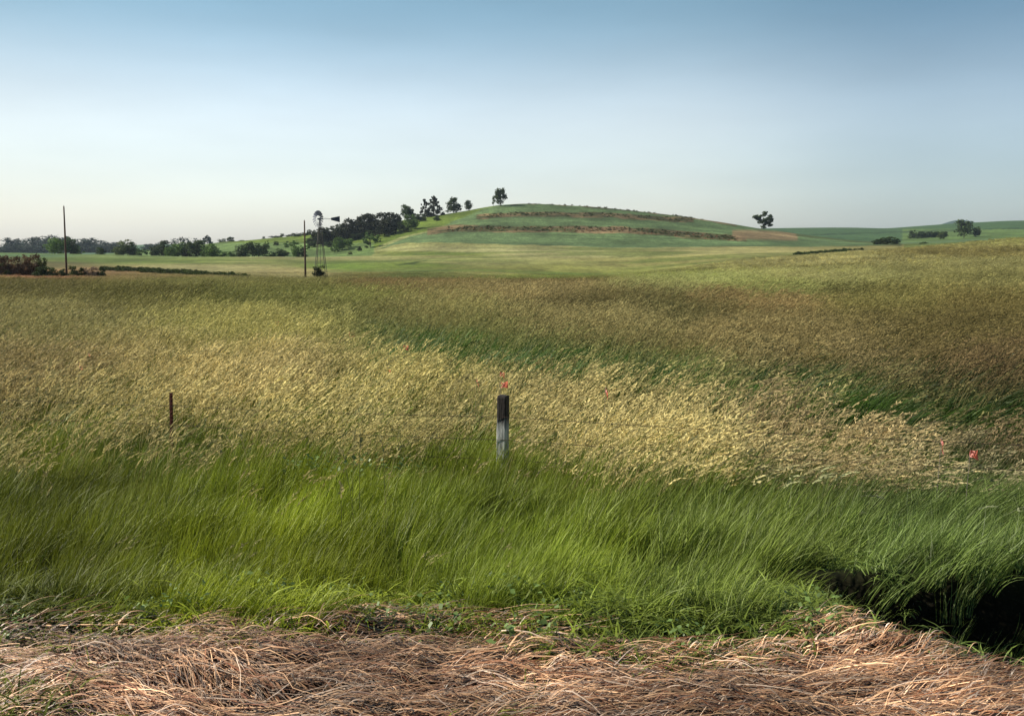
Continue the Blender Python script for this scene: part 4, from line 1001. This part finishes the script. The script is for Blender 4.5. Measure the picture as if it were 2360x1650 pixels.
# rough grass and brush on the terrace banks (stuff)
cb = bpy.data.collections.new('brush_clump')
for i in range(3):
    me, cl = crown_mesh('brush', 'bush', 60, 400 + i, leaf_material('bank_brush_%d' % i, 'tint', .75, transl=.2, rough=.8, spec=.1), .12); cb.objects.link(bpy.data.objects.new('brush_%d' % i, me))
def along(pts, n, th, Yr=(560, 790)):
    p = np.array(pts, float); out_ = []
    xs = np.interp(rng.random(n), np.linspace(0, 1, len(p)), p[:, 0]); ysx = np.interp(xs, p[:, 0], p[:, 1]) + (rng.random(n) - .5) * th
    for a, b in zip(xs, ysx):
        X_, Y_, z_ = find_ground(a, b, *Yr)
        if Y_ < Yr[1] - 6: out_.append((X_, Y_, z_))
    return np.array(out_)
def brush(P, s0, s1, c, name, label):
    n = len(P); s = s0 + (s1 - s0) * rng.random(n)
    c = lin(c)[None, :] * (.6 + .7 * rng.random((n, 1)))
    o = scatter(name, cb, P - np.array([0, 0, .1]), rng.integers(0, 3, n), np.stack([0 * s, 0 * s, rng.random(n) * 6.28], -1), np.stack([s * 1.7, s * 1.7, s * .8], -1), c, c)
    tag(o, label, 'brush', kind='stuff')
P = np.concatenate([along([(1215, 469), (1330, 473), (1450, 484), (1550, 495), (1620, 505)], 260, 4), along([(1110, 499), (1190, 493), (1250, 494), (1380, 495), (1450, 500), (1560, 506), (1600, 505)], 150, 8),
                    along([(1030, 528), (1100, 527), (1200, 528), (1320, 528), (1430, 529), (1530, 535), (1620, 544), (1700, 549)], 250, 10)])
brush(P, .7, 1.7, (86, 90, 46), 'terrace_brush', 'dark rough brush along the three grassed terrace banks of the hill')
P = along([(1010, 531), (1200, 527), (1330, 531), (1440, 531), (1620, 546), (1700, 552)], 160, 10)
brush(P, .6, 1.3, (150, 112, 84), 'dry_terrace_brush', 'dry tan brush on the lowest terrace bank of the hill')
P = np.concatenate([along([(235, 622), (300, 624), (400, 630), (480, 636), (570, 641)], 420, 3, (100, 300)), along([(270, 624), (300, 624), (400, 630), (470, 635)], 420, 7, (100, 300)), along([(330, 626), (440, 633)], 160, 9, (100, 300))])  # strip of clumps, dark colour stands in for shade on the grass bank
brush(P, .4, 1.5, (66, 78, 32), 'shaded_bank_grass', 'dark green grass strip coloured as the shaded bank along the ditch in the left field')
P = along([(1830, 588), (1900, 582), (2000, 574), (2080, 570)], 200, 3, (210, 420))
P2 = along([(2120, 562), (2200, 556), (2290, 549)], 160, 2, (230, 600))
brush(P if len(P2) == 0 else np.concatenate([P, P2]), .8, 1.6, (60, 76, 36), 'waterway_brush', 'dark grass line in the waterway behind the rounded rise at the right')

# ------------------------------------------------------------------ air
m, N, L, o_ = mat('haze')
pv = N.new('ShaderNodeVolumePrincipled'); pv.inputs['Color'].default_value = (.72, .84, 1.0, 1); pv.inputs['Density'].default_value = 0.00006
pv.inputs['Anisotropy'].default_value = .2
L.new(pv.outputs[0], o_.inputs['Volume'])
mb = MB(); zmax = float(ZZ.max()) + 5; mb.box((-16000, -600, float(ZZ.min()) - 1), (16000, 5300, zmax))
hz_ = obj('haze', mb.mesh('haze', m)); tag(hz_, kind='stuff')
